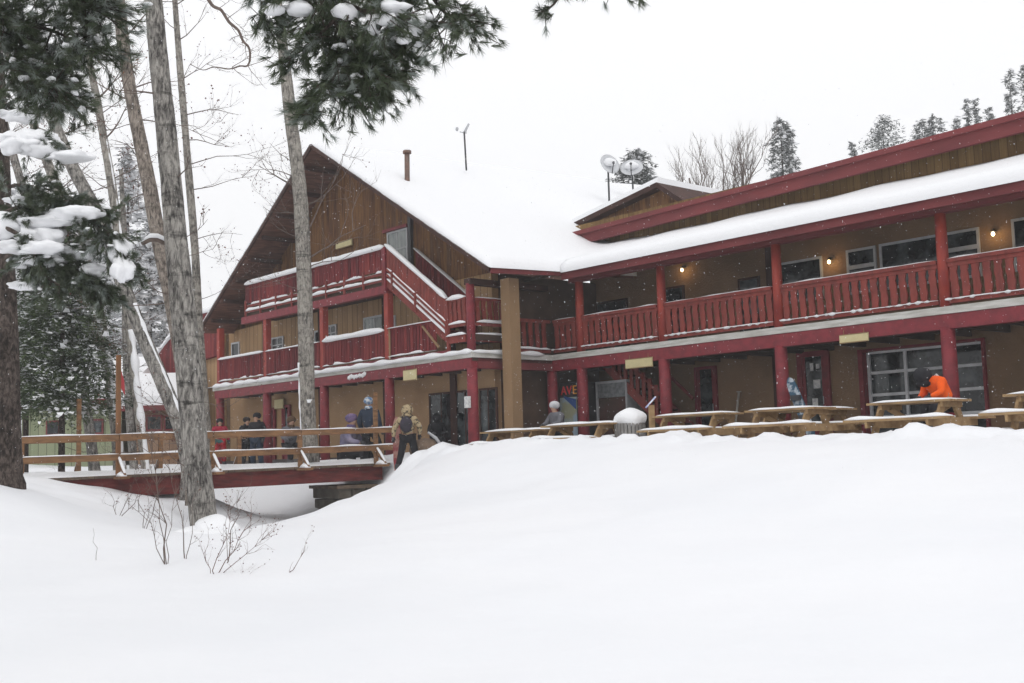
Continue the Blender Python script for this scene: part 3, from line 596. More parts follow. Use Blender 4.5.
# ---------------------------------------------------------------- roof equipment
def dish(px,py,bx,by,Y,label,rad=.42,tilt=.9,az=.6):
    P0=at(bx,by,Y); P1=at(px,py,Y); o=empty('satellite_dish',P0,0,label,'satellite dish')
    mb=MB(); mb.tube([(0,0,-.5),(P1-P0)],.035,8); mb.build('pole',DKMET,o)
    mb=MB(); n=18; R=Matrix.Rotation(az,3,'Z')@Matrix.Rotation(tilt,3,'X'); c=P1-P0; rings=[]
    for k,(r,h) in enumerate(((.02,0),(rad*.5,.03),(rad*.8,.08),(rad,.13),(rad,.15),(rad*.78,.1),(rad*.45,.05),(.02,.02))):
        rings.append([len(mb.v)+i for i in range(n)])
        for i in range(n): t=2*math.pi*i/n; mb.v.append(tuple(c+R@V((r*math.cos(t),r*math.sin(t),h))))
    mb.smooth=True
    for a,b in zip(rings,rings[1:]):
        for i in range(n): j=(i+1)%n; mb.face([a[i],a[j],b[j],b[i]])
    mb.build('reflector',PALEM,o,fix=True); mb=MB(); f=c+R@V((0,-rad*.2,rad*.9)); mb.tube([c+R@V((0,-rad,.13)),f],.018,6); mb.blob(f,.06,1); mb.build('feed_arm',DKMET,o)
    mb=MB(); mb.blob(c+R@V((0,rad*.2,.13)),(rad*.6,rad*.45,.16),2); mb.build('snow_clump',SNOW,o)
dish(608,166,609,196,41,'left satellite dish on a tall bare pole on the snowy roof',.4,1.25,.5)
dish(632,170,634,205,43,'right satellite dish full of snow in front of the small dark conifer',.44,.95,-.2)
P0=at(466,156,38.5); o=empty('weather_instrument',P0,0,'thin weather instrument mast standing on the snowy ridge','weather vane')
mb=MB(); mb.tube([(0,0,-.5),(-.04,0,.85)],.03,6); mb.build('mast',DKMET,o)
mb=MB(); mb.bar((-.2,0,.85),(.05,0,.8),.03,.03); mb.hexa([V((-.1,0,.8)),V((.1,0,1.15)),V((.12,.03,1.15)),V((-.08,.03,.8)),V((-.02,0,.78)),V((.14,0,1.12)),V((.16,.03,1.12)),V((0,.03,.78))]); mb.build('vane',GREYM,o)
mb=MB(); mb.blob((-.28,0,.95),(.06,.06,.09),1); mb.build('sensor',GREYM,o)
# ---------------------------------------------------------------- picnic tables
def make_table(L=2.0,bl=2.0):
    t=empty('picnic_table'); mb=MB()
    for i in range(5): y=-.36+i*.15; mb.box(-L/2+random.uniform(-.01,.01),L/2,y,y+.14,.72,.76)
    mb.build('tabletop',PINEW,t)
    for s in(-1,1):
        mb=MB(); 
        for i in range(2): mb.box(-bl/2,bl/2,s*.72-.14+i*.145,s*.72-.14+i*.145+.135,.42,.46)
        b=mb.build('bench',PINEW,t); mb=MB()
        mb.snow([(-bl/2,s*.72,.46),(bl/2,s*.72,.46)],.28,.06 if s<0 else .045,jit=.4); mb.build('snow_cap',SNOW,b,fix=False)
    for s in(-1,1):
        mb=MB(); x=s*L*.36
        for k in(-1,1): mb.bar((x,k*.2,.72),(x,k*.62,0),.05,.15,up=(0,1,0))
        mb.bar((x+.05,-.85,.38),(x+.05,.85,.38),.045,.14); mb.bar((x+.05,-.34,.68),(x+.05,.34,.68),.045,.1); mb.bar((x,0,.66),(x-s*.45,0,.4),.045,.09)
        mb.build('leg_frame',PINEW,t)
    mb=MB(); mb.snow([(-L/2,0,.757),(L/2,0,.757)],.78,.05,jit=.3); mb.build('snow_cap',SNOW,t,fix=False)
    return t
tb=[make_table(1.6,1.95),make_table(1.85,1.85),make_table(2.1,2.1)]
for t in tb: t['category']='picnic table'
def place(t,u,v,z,label,first=False,rz=0):
    o=t if first else copy_tree(t); p=W(u,v,z); o.location=p; o.rotation_euler=(0,0,ROT+rz); o['label']=label; o['category']='picnic table'; o['group']='picnic tables along the snow bank'; return o
place(tb[2],3.7,-4.3,-.13,'snowy picnic table in front of the square tan post, leftmost of the row',True)
place(tb[2],6.0,-4.4,-.07,'snowy picnic table immediately left of the snow topped barrel')
place(tb[1],8.85,-3.9,0.02,'snowy picnic table beside the post with the blue top',True)
place(tb[0],11.15,-3.9,0.02,'snowy picnic table in front of the leaning snowboard',True)
place(tb[0],13.85,-3.9,0.02,'snowy picnic table where the orange jacketed person leans')
place(tb[0],16.4,-4.0,0.03,'snowy picnic table cut off by the right edge, beyond the garage door')
place(tb[2],10.1,-1.9,0.05,'picnic table standing in the second row behind the others')
# barrel / post
P=at(630,432,25.2); gz=P.z-.66; o=empty('barrel',(P.x,P.y,gz),0,'ribbed grey barrel under a tall dome of snow between two picnic tables','barrel')
mb=MB(); n=26
for i in range(n):
    t=2*math.pi*i/n; mb.bar((.3*math.cos(t),.3*math.sin(t),0),(.33*math.cos(t),.33*math.sin(t),.85),.06,.03,up=(math.cos(t),math.sin(t),0))
mb.tube([(0,0,0),(0,0,.84)],[.28,.3],20); mb.build('drum',mat('barrel_grey',(.3,.29,.28),.8,(.2,.19,.18),scale=12,stretch=(1,1,.2)),o)
mb=MB(); mb.blob((.02,0,.93),(.35,.35,.25),3,jit=.07); mb.build('snow_cap',SNOW,o)
P=at(652,424,24.6); o=empty('wooden_post',(P.x,P.y,P.z-.2),0,'short timber post with a tilted blue and white top','post')
mb=MB(); mb.box(-.06,.06,-.06,.06,-.3,.6); mb.build('stake',PINEW,o); mb=MB(); mb.bar((-.12,0,.55),(.1,0,.78),.1,.03); mb.build('top_plate',mat('blue_plate',(.25,.3,.55),.5,(.7,.72,.8),scale=7,contrast=(.45,.55)),o)
# vending machine, cooler, board, ski
def boxthing(name,u,v,z,label,cat): return empty(name,W(u,v,z),ROT,label,cat)
vm=boxthing('vending_machine',-.15+.45,1.55,.14,'vending machine with a pale and blue front and red and yellow lettering','vending machine')
a0,_=onv(560,400,.5); a1,_=onv(578,400,.5); cx=(a0+a1)/2; vm.location=W(cx,.5,.14)
hw=(a1-a0)/2
mb=MB(); mb.box(-hw,hw,0,.7,0,1.95); mb.build('cabinet',DKMET,vm,bevel=.02)
mb=MB(); mb.box(-hw+.03,hw-.05,-.03,-.002,.1,1.52); mb.build('front_panel',mat('vending_front',(.42,.44,.3),.4,(.42,.55,.66),scale=1.3,contrast=(.45,.55)),vm)
mb=MB(); mb.hexa([V((-hw+.2,-.04,1.52)),V((hw-.05,-.04,1.15)),V((hw-.05,-.032,1.15)),V((-hw+.2,-.032,1.52)),V((-hw+.2,-.04,1.56)),V((hw-.05,-.04,1.45)),V((hw-.05,-.032,1.45)),V((-hw+.2,-.032,1.56))]); mb.build('blue_stripe',mat('blue_print',(.05,.12,.35),.4),vm)
for i,ch in enumerate('AVE'):
    cu=bpy.data.curves.new('letter','FONT'); cu.body=ch; cu.size=.36; cu.extrude=.01; tmp=bpy.data.objects.new('letter',cu)
    COL.objects.link(tmp); dg=bpy.context.evaluated_depsgraph_get(); me=bpy.data.meshes.new_from_object(tmp.evaluated_get(dg)); bpy.data.objects.remove(tmp)
    me.materials.clear(); me.materials.append(emit('letter_red' if i<2 else 'letter_orange',(.6,.05,.05) if i<2 else (.7,.3,.04),.1)); lt=bpy.data.objects.new('letter',me); COL.objects.link(lt); lt.parent=vm
    lt.rotation_euler=(math.pi/2,0,0); lt.location=(-hw+.08+i*.24,-.03,1.6)
a0,_=onv(583,400,1.2); a1,_=onv(594,400,1.2); v2=boxthing('dark_cabinet',(a0+a1)/2,1.25,.14,'tall dark cabinet with a white notice behind the second wing column','cabinet'); hw=(a1-a0)/2
mb=MB(); mb.box(-hw,hw,0,.6,0,1.95); mb.build('cabinet_body',DKMET,v2,bevel=.02); mb=MB(); mb.box(-hw*.8,hw*.3,-.012,-.002,1.2,1.6); mb.build('notice',PAPER,v2); mb=MB(); mb.box(hw*.6,hw*.75,-.03,-.002,.9,1.2); mb.build('handle',GREYM,v2)
a0,_=onv(596,400,.9); a1,_=onv(627,400,.9); v3=boxthing('glass_door_cooler',(a0+a1)/2,.9,.14,'grey framed glass fronted booth with a frosted header under the deck','booth'); hw=(a1-a0)/2
mb=MB(); mb.box(-hw,-hw+.06,0,.7,0,1.85); mb.box(hw-.06,hw,0,.7,0,1.85); mb.box(-hw,hw,0,.7,1.85,1.92); mb.build('frame',GREYM,v3)
mb=MB(); mb.box(-hw+.06,hw-.06,.02,.06,1.45,1.85); mb.build('header',mat('frosted',(.25,.27,.28),.5,(.14,.15,.16),scale=9),v3)
mb=MB(); mb.box(-hw+.06,hw-.06,.05,.07,0,1.45); mb.build('pane',mat('brown_dim_glass',(.07,.05,.04),.2,(.1,.05,.045),scale=2),v3)
# snowboard leaning at wing column
a,z=onv(797,400,-.25); o=empty('snowboard',W(8.95,-.3,.12),ROT,'blue patterned snowboard leaning against the crimson column','snowboard','snowboards')
mb=MB(); pts=[]
for i in range(20): t=2*math.pi*i/20; pts.append((.14*math.cos(t)*(1 if abs(math.sin(t))<.9 else .8),.78*(1 if math.sin(t)>0 else -1)*abs(math.sin(t))**.45 if abs(math.sin(t))>1e-6 else 0))
R=Matrix.Rotation(-.38,3,'Y'); b=len(mb.v)
for y in(-.01,.01):
    for x,zz in pts: q=R@V((x,y,zz+.0)); mb.v.append((q.x-.02,q.y,q.z+.8))
nn=len(pts); mb.face([b+i for i in range(nn)]); mb.face([b+nn+i for i in reversed(range(nn))])
for i in range(nn): j=(i+1)%nn; mb.face([b+i,b+j,b+nn+j,b+nn+i])
mb.build('deck',mat('board_print',(.04,.1,.16),.4,(.5,.55,.6),scale=5,contrast=(.5,.6)),o)
mb=MB()
for h in(.55,1.05): q=R@V((0,0,h-.8)); mb.box(q.x-.12,q.x+.1,-.1,-.012,q.z+.75,q.z+.87)
mb.build('bindings',DKMET,o)
a,z=onv(729,398,1.8); o=empty('shovel',W(a,2.1,.14),ROT,'pale handled shovel leaning on the brown wall right of the first red framed door','shovel')
mb=MB(); mb.tube([(0,-.15,.3),(-.05,.2,1.4)],.03,8); mb.tube([(-.12,.2,1.42),(.02,.2,1.42)],.018,6); mb.build('handle',mat('pale_wood',(.5,.47,.42),.7),o); mb=MB(); mb.bar((0,-.15,.32),(.02,-.25,0),.26,.03,up=(0,1,0)); mb.build('blade',GREYM,o)
# ---------------------------------------------------------------- bridge
A=V((-10.9,26.9,-.17)); Bv=V((-3.5,32.0,-.06)); bd=(Bv-A); bl=bd.length; brz=math.atan2(bd.y,bd.x)
br=empty('footbridge',A,brz,'timber footbridge with plank rails and red side beams over the snowy stream','bridge')
bzs=bd.z/math.hypot(bd.x,bd.y)
def Z(x): return x*bzs
def bb(mb,x0,x1,y0,y1,z0,z1): mb.hexa([V((x,y,z+Z(x))) for z in(z0,z1) for x,y in((x0,y0),(x1,y0),(x1,y1),(x0,y1))])
x0,x1=-.6,bl+.15; wdh=1.9
mb=MB()
for i in range(int((x1-x0)/.15)): x=x0+i*.15; bb(mb,x,x+.14,-.08+random.uniform(-.02,.02),wdh+.08,-.06,0)
mb.build('deck_planks',RAILD,br)
mb=MB(); bb(mb,x0,3.1,.0,.12,-.52,-.065); bb(mb,3.12,x1-.35,.02,.14,-.45,-.065); mb.build('side_beam',REDB,br)
mb=MB(); bb(mb,x0,x1-.3,wdh-.14,wdh,-.45,-.065); mb.build('side_beam',REDB,br)
mb=MB(); 
us=np.linspace(x0,x1,50); vs_=np.linspace(.02,wdh-.02,9); mb.smooth=True; ix={}
for j,v in enumerate(vs_):
    for i,u in enumerate(us): ix[i,j]=len(mb.v); e=1 if 0<j<8 else 0; mb.v.append((u,v,Z(u)+.003+e*(.1+.07*noise.noise(V((u*1.3,v*1.5,0))))))
for j in range(8):
    for i in range(49): mb.face([ix[i,j],ix[i+1,j],ix[i+1,j+1],ix[i,j+1]])
mb.build('deck_snow',SNOW,br,fix=False)
tp=[(.18,2.9),(.44,.95),(.705,.95),(.955,1.95)]
for side,ysg,y in((0,-1,.0),(1,1,wdh)):
    for t,h in (tp if side==0 else [(-.02,.9),(.13,1.95),(.36,.9),(.6,.9),(.84,.9)]):
        x=t*bl; mb=MB(); bb(mb,x-.05,x+.05,y-.05+ (.0),y+.05,-.1,h); p=mb.build('rail_post',RAILW if h<2.5 else mat('tall_post_brown',(.26,.12,.05),.8,(.17,.08,.035),scale=5,stretch=(1,1,.3)),br)
        mb=MB(); a=V((x,y,.42+Z(x))); b=V((x+.02,y+ysg*.5,-.02+Z(x))); mb.bar(a,b,.05,.09,up=(0,ysg,1)); bb(mb,x-.12,x+.12,y+min(0,ysg*.55),y+max(0,ysg*.55),-.09,-.03); q=mb.build('brace',RAILW,p)
        mb=MB(); mb.snow([a+V((0,ysg*.04,.04)),b+V((0,0,.07))],.08,.04,step=.08,side=(1,0,0)); mb.snow([(x,y+ysg*.08,-.03+Z(x)),(x,y+ysg*.52,-.03+Z(x))],.2,.12,step=.08); mb.build('snow_clump',SNOW,p,fix=False)
    yy=y+ysg*.07
    ends=[-.6,.18*bl,.44*bl,.705*bl,x1+.35] if side==0 else [-.6,.36*bl,x1]
    for a_,b_ in zip(ends,ends[1:]):
        for zc,h in((.91,.14),(.42,.15)):
            mb=MB(); dz=random.uniform(-.012,.012); e=b_ if not(side==0 and b_>bl and zc<.5) else b_-.25
            bb(mb,a_+.01,e-.01,yy-.02,yy+.02,zc-h/2+dz,zc+h/2+dz); rr=mb.build('rail',RAILW,br)
            mb=MB(); mb.snow([(a_,yy,zc+h/2+dz+Z(a_)),(e,yy,zc+h/2+dz+Z(e))],.06,.03,jit=.6); mb.build('snow_cap',SNOW,rr,fix=False)
x=x1+.2; mb=MB(); mb.bar((x+.1,-.07,.9+Z(x)),(x-.15,-.07,.38+Z(x)),.05,.1,up=(0,1,0)); mb.build('end_brace',RAILW,br)
# red flag on the tall post
mb=MB(); mb.hexa([V((.18*bl+.05,0,2.15)),V((.18*bl+.16,.0,1.95)),V((.18*bl+.16,.03,1.95)),V((.18*bl+.05,.03,2.15)),V((.18*bl+.05,0,2.6)),V((.18*bl+.14,0,2.3)),V((.18*bl+.14,.03,2.3)),V((.18*bl+.05,.03,2.6))]); mb.build('red_flag',mat('flag_red',(.5,.06,.07),.8),br)
# abutment
ab=empty('bridge_abutment',br.location,brz,'dark stone abutment carrying the right end of the footbridge','abutment')
mb=MB(); random.seed(3)
for r in range(3):
    x=bl*.835+r*.05
    while x<bl+.6:
        w=random.uniform(.35,.6); mb.box(x,x+w-.02,.1+random.uniform(0,.05),wdh-.1,-.52-.3*(r+1)+.0,-.54-.3*r); x+=w
mb.build('stone_courses',STONE,ab,bevel=.03)
mb=MB(); mb.box(bl*.825,bl+.5,.02,wdh-.05,-.55,-.46); mb.build('sill_log',RAILD,ab)
# ---------------------------------------------------------------- background cabins
def cabin(x0,y0,w,d,h,rz,wm,label,ridge=1.6,snowt=.35,trim=REDF):
    gz=min(ground(x0,y0),ground(x0+w,y0))-.2
    c=empty('cabin',(x0,y0,gz),rz,label,'cabin')
    mb=MB(); mb.box(0,w,0,d,0,h-gz); mb.build('wall',wm,c); H=h-gz
    mb=MB()
    for s in(0,1):
        ya=-.5 if s==0 else d+.5; mb.hexa([V((-.5,ya,H-.1)),V((w+.5,ya,H-.1)),V((w+.5,d/2,H+ridge-.1)),V((-.5,d/2,H+ridge-.1)),V((-.5,ya,H+.05)),V((w+.5,ya,H+.05)),V((w+.5,d/2,H+ridge)),V((-.5,d/2,H+ridge))])
    mb.prism([(0,H),(d,H),(d/2,H+ridge*.9)],.02,.1,'u'); mb.prism([(0,H),(d,H),(d/2,H+ridge*.9)],w-.1,w-.02,'u')
    rf=mb.build('roof',DARKW,c); mb=MB(); mb.box(-.5,w+.5,-.56,-.5,H-.14,H+.06); mb.build('eave_trim',trim,rf)
    mb=MB()
    for i in np.arange(.2,w,.5): mb.box(i,i+.1,-.5,-.02,H-.22,H-.1)
    mb.build('rafter_tails',trim,rf)
    mb=MB()
    for s in(0,1):
        ya=-.55 if s==0 else d+.55; mb.hexa([V((-.5,ya,H+.06)),V((w+.5,ya,H+.06)),V((w+.5,d/2,H+ridge)),V((-.5,d/2,H+ridge)),V((-.45,ya*.95,H+.06+snowt)),V((w+.45,ya*.95,H+.06+snowt)),V((w+.45,d/2,H+ridge+snowt)),V((-.45,d/2,H+ridge+snowt))])
    mb.build('snow_blanket',SNOW,rf)
    for i in (w*.25,w*.68):
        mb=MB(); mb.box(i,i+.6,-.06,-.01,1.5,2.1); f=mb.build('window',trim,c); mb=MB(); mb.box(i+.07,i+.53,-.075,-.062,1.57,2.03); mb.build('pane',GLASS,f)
    return c
P=at(22,404,46); c1=cabin(P.x,P.y,4.2,5,P.z,-.12,GREENW,'pale green cabin with red eaves seen behind the left bridge rails')
P=at(136,408,43); c2=cabin(P.x,P.y,1.5,4,P.z,.1,BROWNC,'small brown cabin with a snowy roof seen between the tree trunks',1.1)
P=at(88,420,44); 
# ---------------------------------------------------------------- trees
def smooth(pts,k=4):
    out=[]; n=len(pts)
    for i in range(n-1):
        p0=pts[max(i-1,0)];p1=pts[i];p2=pts[i+1];p3=pts[min(i+2,n-1)]
        for j in range(k):
            t=j/k; out.append(tuple(.5*((2*b)+(-a+c)*t+(2*a-5*b+4*c-d)*t*t+(-a+3*b-3*c+d)*t**3) for a,b,c,d in zip(p0,p1,p2,p3)))
    out.append(pts[-1]); return out
def twig(mb,p,d,L,r,depth,up=.15,spread=.6,kids_=3,buds=None):
    n=5; pts=[p]; q=p.copy(); d=d.normalized(); dd=d.copy()
    for i in range(n):
        dd=(dd+V((random.gauss(0,.16),random.gauss(0,.16),random.gauss(0,.14)+up*.25))).normalized(); q=q+dd*(L/n); pts.append(q.copy())
    mb.tube(pts,[r*(1-.75*i/n) for i in range(n+1)],5 if r>.012 else 3,cap=False)
    if buds and depth<=1 and random.random()<.45: o=mb.mi; mb.mi=1; mb.blob(pts[-1],random.uniform(.5,1)*buds,1); mb.mi=o
    if depth>0:
        for k in range(kids_):
            i=random.randint(1,n); b=pts[i]; nd=(dd+V((random.gauss(0,spread),random.gauss(0,spread),random.gauss(0,spread)+up))).normalized()
            twig(mb,b,nd,L*random.uniform(.45,.7),r*.5,depth-1,up,spread,kids_,buds)
def tree(name,label,cat,path,Y,m,snow=None,branches=(),dy=0,group=None,n=14,flare=1.3,tw=TWIG,below=.6,auto=0):
    """path: (px,py,width px)"""
    pp=smooth([at(x,y,Y+dy*i).to_tuple()+(w*Y/FPX/2,) for i,(x,y,w) in enumerate(path)])
    base=V(pp[0][:3]); o=empty(name,(base.x,base.y,base.z),0,label,cat,group)
    pts=[V(q[:3])-base for q in pp]; rad=[q[3] for q in pp]
    pts=[V((pts[0].x,pts[0].y,-below))]+pts; rad=[rad[0]*flare]+rad; rad[1]*=1+(flare-1)*.4
    mb=MB(); mb.tube(pts,rad,n,jit=.07); tr=mb.build('trunk',m,o)
    if snow:
        mb=MB()
        for (ya,yb,sx,w) in snow:   # pixel rows, side offset
            sel=[(p,r) for p,r,q in zip(pts[1:],rad[1:],pp) if ya<=_py(V(q[:3]))<=yb]
            if len(sel)>1: 
                S=[p+V((sx*r*.85,-r*.45,0)) for p,r in sel]; mb.tube(smooth([tuple(q) for q in S],3),[r_*w*max(.12,.95+.75*noise.noise(V((k_*.3,w*9,S[0].x)))) for k_,r_ in enumerate(np.linspace(sel[0][1],sel[-1][1],(len(S)-1)*3+1))],8,jit=.25)
        if mb.v: mb.build('snow_crust',SNOW,tr)
    if branches:
        branches=list(branches)
        if auto:
            for _ in range(auto):
                k=random.randint(0,len(path)-2); t=random.random(); a_,b_=path[k],path[k+1]; branches.append((a_[0]+(b_[0]-a_[0])*t,a_[1]+(b_[1]-a_[1])*t,random.choice((-1,1)),random.uniform(-.2,.7),random.uniform(.6,1.8),.014,3))
        mb=MB(); bu=.02
        for (x,y,dx,dzz,L,r,dep) in branches:
            p=at(x,y,Y)-base; twig(mb,p,V((dx,random.uniform(-.5,.5),dzz)),L,r,dep,buds=bu)
        b=mb.build('branches',[tw,TWIGR],o)
    return o,base
def _py(P):
    d=P-CAM; k=FPX/d.dot(cF); return 341.5-k*d.dot(cU)
random.seed(11)
tA,bA=tree('aspen_tree','thick grey barked tree rising from the near snow in front of the bridge','tree',[(205,532,28),(199,480,26),(191,400,25),(184,320,25),(177,250,23),(171,180,21),(164,110,20),(158,50,19),(152,-10,18),(140,-120,17),(125,-260,12),(118,-420,6)],18,BARK,
  branches=[(185,300,-1,.5,.5,.02,1),(168,95,-1,.3,.9,.02,2),(172,180,1,.4,.7,.015,2),(180,240,1,.6,.6,.012,2),(152,-20,1,.4,2,.04,3),(140,-140,-1,.4,2,.04,3)],n=20,flare=1.25)
for tr_o,cs in((tA,((.22,-.18,.0,.34,.3,.26),(-.2,-.2,-.08,.3,.25,.18),(.1,-.35,-.1,.4,.3,.2))),):
    mb=MB()
    for c in cs: mb.blob(c[:3],c[3:],3,jit=.12)
    mb.build('snow_drift',SNOW,tr_o)
# two big limbs of that tree: the snowy elbow and the arching branch at the top
mb=MB(); L1=[at(x,y,18.2)-bA for x,y in((176,240),(165,243),(158,240),(150,240),(142,244))]; mb.tube(smooth([tuple(p) for p in L1]),.035,8); lb=mb.build('limb',TWIG,tA); mb=MB()
L2=[at(x,y,17.2)-bA for x,y in((160,-60),(185,-28),(205,-5),(213,6),(221,10),(229,22),(238,30),(243,41),(249,48),(250,59),(247,66),(240,66),(229,69),(214,67),(203,70),(190,64))]; mb.tube(smooth([tuple(p) for p in L2]),list(np.linspace(.032,.005,61)),7,jit=.15)
for x,y in((217,9),(228,18),(240,35),(246,44),(248,66),(232,67)):
    for k in range(2): twig(mb,at(x,y,17.2)-bA,V((random.uniform(-.4,1),random.uniform(-.5,.5),random.uniform(-.9,.6))),.45,.007,2)
mb.build('limb',TWIG,tA); mb=MB(); mb.snow([p+V((0,0,.03)) for p in L1[::-1]],.07,.06,step=.05); mb.build('snow_cap',SNOW,lb,fix=False)
tB,bB=tree('aspen_tree','grey brown trunk curving up just left of the thick near tree','tree',[(196,476,17),(190,420,16),(182,360,16),(172,300,16),(160,245,15),(150,190,15),(141,145,14),(131,95,13),(124,50,13),(119,0,12),(112,-90,10),(104,-220,5)],24,BARKB,
  auto=8,branches=[(128,90,1,.3,1.2,.02,3),(135,120,1,-.1,1.3,.018,3),(130,100,-1,.6,1,.02,3),(122,40,1,.7,1.5,.02,3),(145,150,-1,.2,1,.015,3),(120,10,-1,.4,1.3,.02,3)])
# witches broom on it
mb=MB(); c=at(127,66,24)-bB
for k in range(260):
    d=V((random.gauss(0,1),random.gauss(0,1),random.gauss(0,1))).normalized(); p=c+d*random.uniform(0,.25); e=p+d*.12; s=V((random.uniform(-1,1),random.uniform(-1,1),random.uniform(-1,1)))*.012
    b=len(mb.v); mb.v+=[tuple(p-s),tuple(p+s),tuple(e)]; mb.mi=0 if random.random()<.5 else 1; mb.face([b,b+1,b+2])
mb.build('dead_needle_clump',[mat('rusty_needles',(.2,.09,.05),.9),NEED],tB,fix=False)
tree('aspen_tree','slender pale trunk standing right of the thick near tree','tree',[(210,455,9),(206,420,9),(202,370,9),(198,310,8.5),(195,250,8),(190,190,8),(186,140,7),(181,80,7),(177,30,6),(173,-30,5),(168,-140,3)],33,BARKP,
  branches=[(181,80,1,.4,1.2,.018,3),(185,115,1,.2,2.0,.02,3),(186,140,1,-.2,1.8,.018,3),(190,190,1,.1,1.7,.018,3),(194,240,1,.1,1.5,.015,3),(179,40,1,.5,1.3,.018,3),(176,5,1,.6,1.3,.018,3),(198,300,1,.2,1.4,.012,3),(177,30,-1,.5,1.1,.015,3),(188,165,1,.4,2.2,.018,3)])
tree('aspen_tree','grey trunk leaning left with snow plastered along its upper side','tree',[(190,474,16),(181,430,15),(163,383,15),(145,341,14.5),(125,290,14),(101,222,14),(74,170,13),(57,130,12),(44,100,11),(22,55,10),(-2,0,9),(-40,-90,6)],27,BARK,
  snow=[(300,470,.85,.3)],auto=10,branches=[(101,222,1,.4,1.4,.02,3),(74,170,-1,.5,1.2,.02,3),(60,135,1,.5,1.3,.02,3),(120,280,1,.2,1,.015,2)])
tree('aspen_tree','slim snow flecked trunk between the leaning tree and the forked brown one','tree',[(146,470,9),(141,430,9),(135,380,9),(130,330,9),(122,270,9),(117,225,9),(111,180,9),(104,140,8),(97,100,8),(93,80,7),(84,30,5),(76,-30,3)],30,BARKP,
  snow=[(320,470,.6,.75),(140,300,.8,.3)],auto=14,branches=[(104,140,1,.6,1.6,.025,3),(100,115,-1,.4,1,.02,3),(111,180,1,.5,1.5,.02,3),(97,100,1,.9,1.3,.03,3)])
tree('aspen_tree','slim grey trunk with patchy snow behind the leftmost leaning ones','tree',[(120,470,12),(115,420,11),(108,370,11),(100,320,11),(88,270,11),(76,235,10),(66,205,10),(54,180,10),(43,150,9),(32,120,8),(10,60,7),(-15,0,5)],32,BARKP,
  snow=[(330,470,.7,.5)],auto=14,branches=[(88,270,-1,.3,1,.015,2),(60,190,1,.5,1.2,.02,3),(43,150,1,.4,1.2,.02,3)])
tree('aspen_tree','slim grey trunk at far left passing behind the snowy spruce','tree',[(95,474,11),(88,420,10),(78,360,10),(62,300,10),(45,250,9),(27,200,9),(16,165,8),(6,130,8),(-10,70,6)],34,BARK,auto=14,branches=[(27,200,1,.5,1.4,.02,3),(12,150,1,.4,1.2,.02,3),(20,180,1,-.1,1.5,.02,3)])
tree('aspen_tree','dark thin trunk beside the snow plastered slim one','tree',[(134,468,8),(130,420,8),(127,370,8),(126,320,8),(125,270,7),(124,230,6),(121,170,4)],38,BARK,auto=12,branches=[(126,320,1,.1,1.4,.02,3),(125,270,1,.3,1.4,.02,3),(124,240,-1,.3,1,.02,3)])
tree('aspen_tree','tall grey tree standing before the gable end of the lodge','tree',[(309,440,16),(307,400,16),(306,350,16),(305,300,15.5),(303,250,15),(301,205,15),(297,165,14),(291,120,13),(286,75,12),(282,40,10),(278,0,8),(274,-80,5)],31.2,BARKP,
  snow=[(398,425,.25,.72),(360,440,-.9,.2)],branches=[(303,205,1,.4,1.4,.02,3),(303,235,1,.9,1.7,.03,3),(304,262,1,.8,2.2,.03,3),(300,190,-1,.6,1.1,.035,3),(301,215,-1,.1,1.2,.02,3),(299,180,-1,.4,1.2,.02,3),(304,270,1,.35,1.6,.02,3),(302,240,-1,.4,1.1,.015,3),(298,165,-1,.5,1,.015,3),(304,275,-1,0,1.2,.015,3),(303,290,-1,.4,1.6,.012,3)])
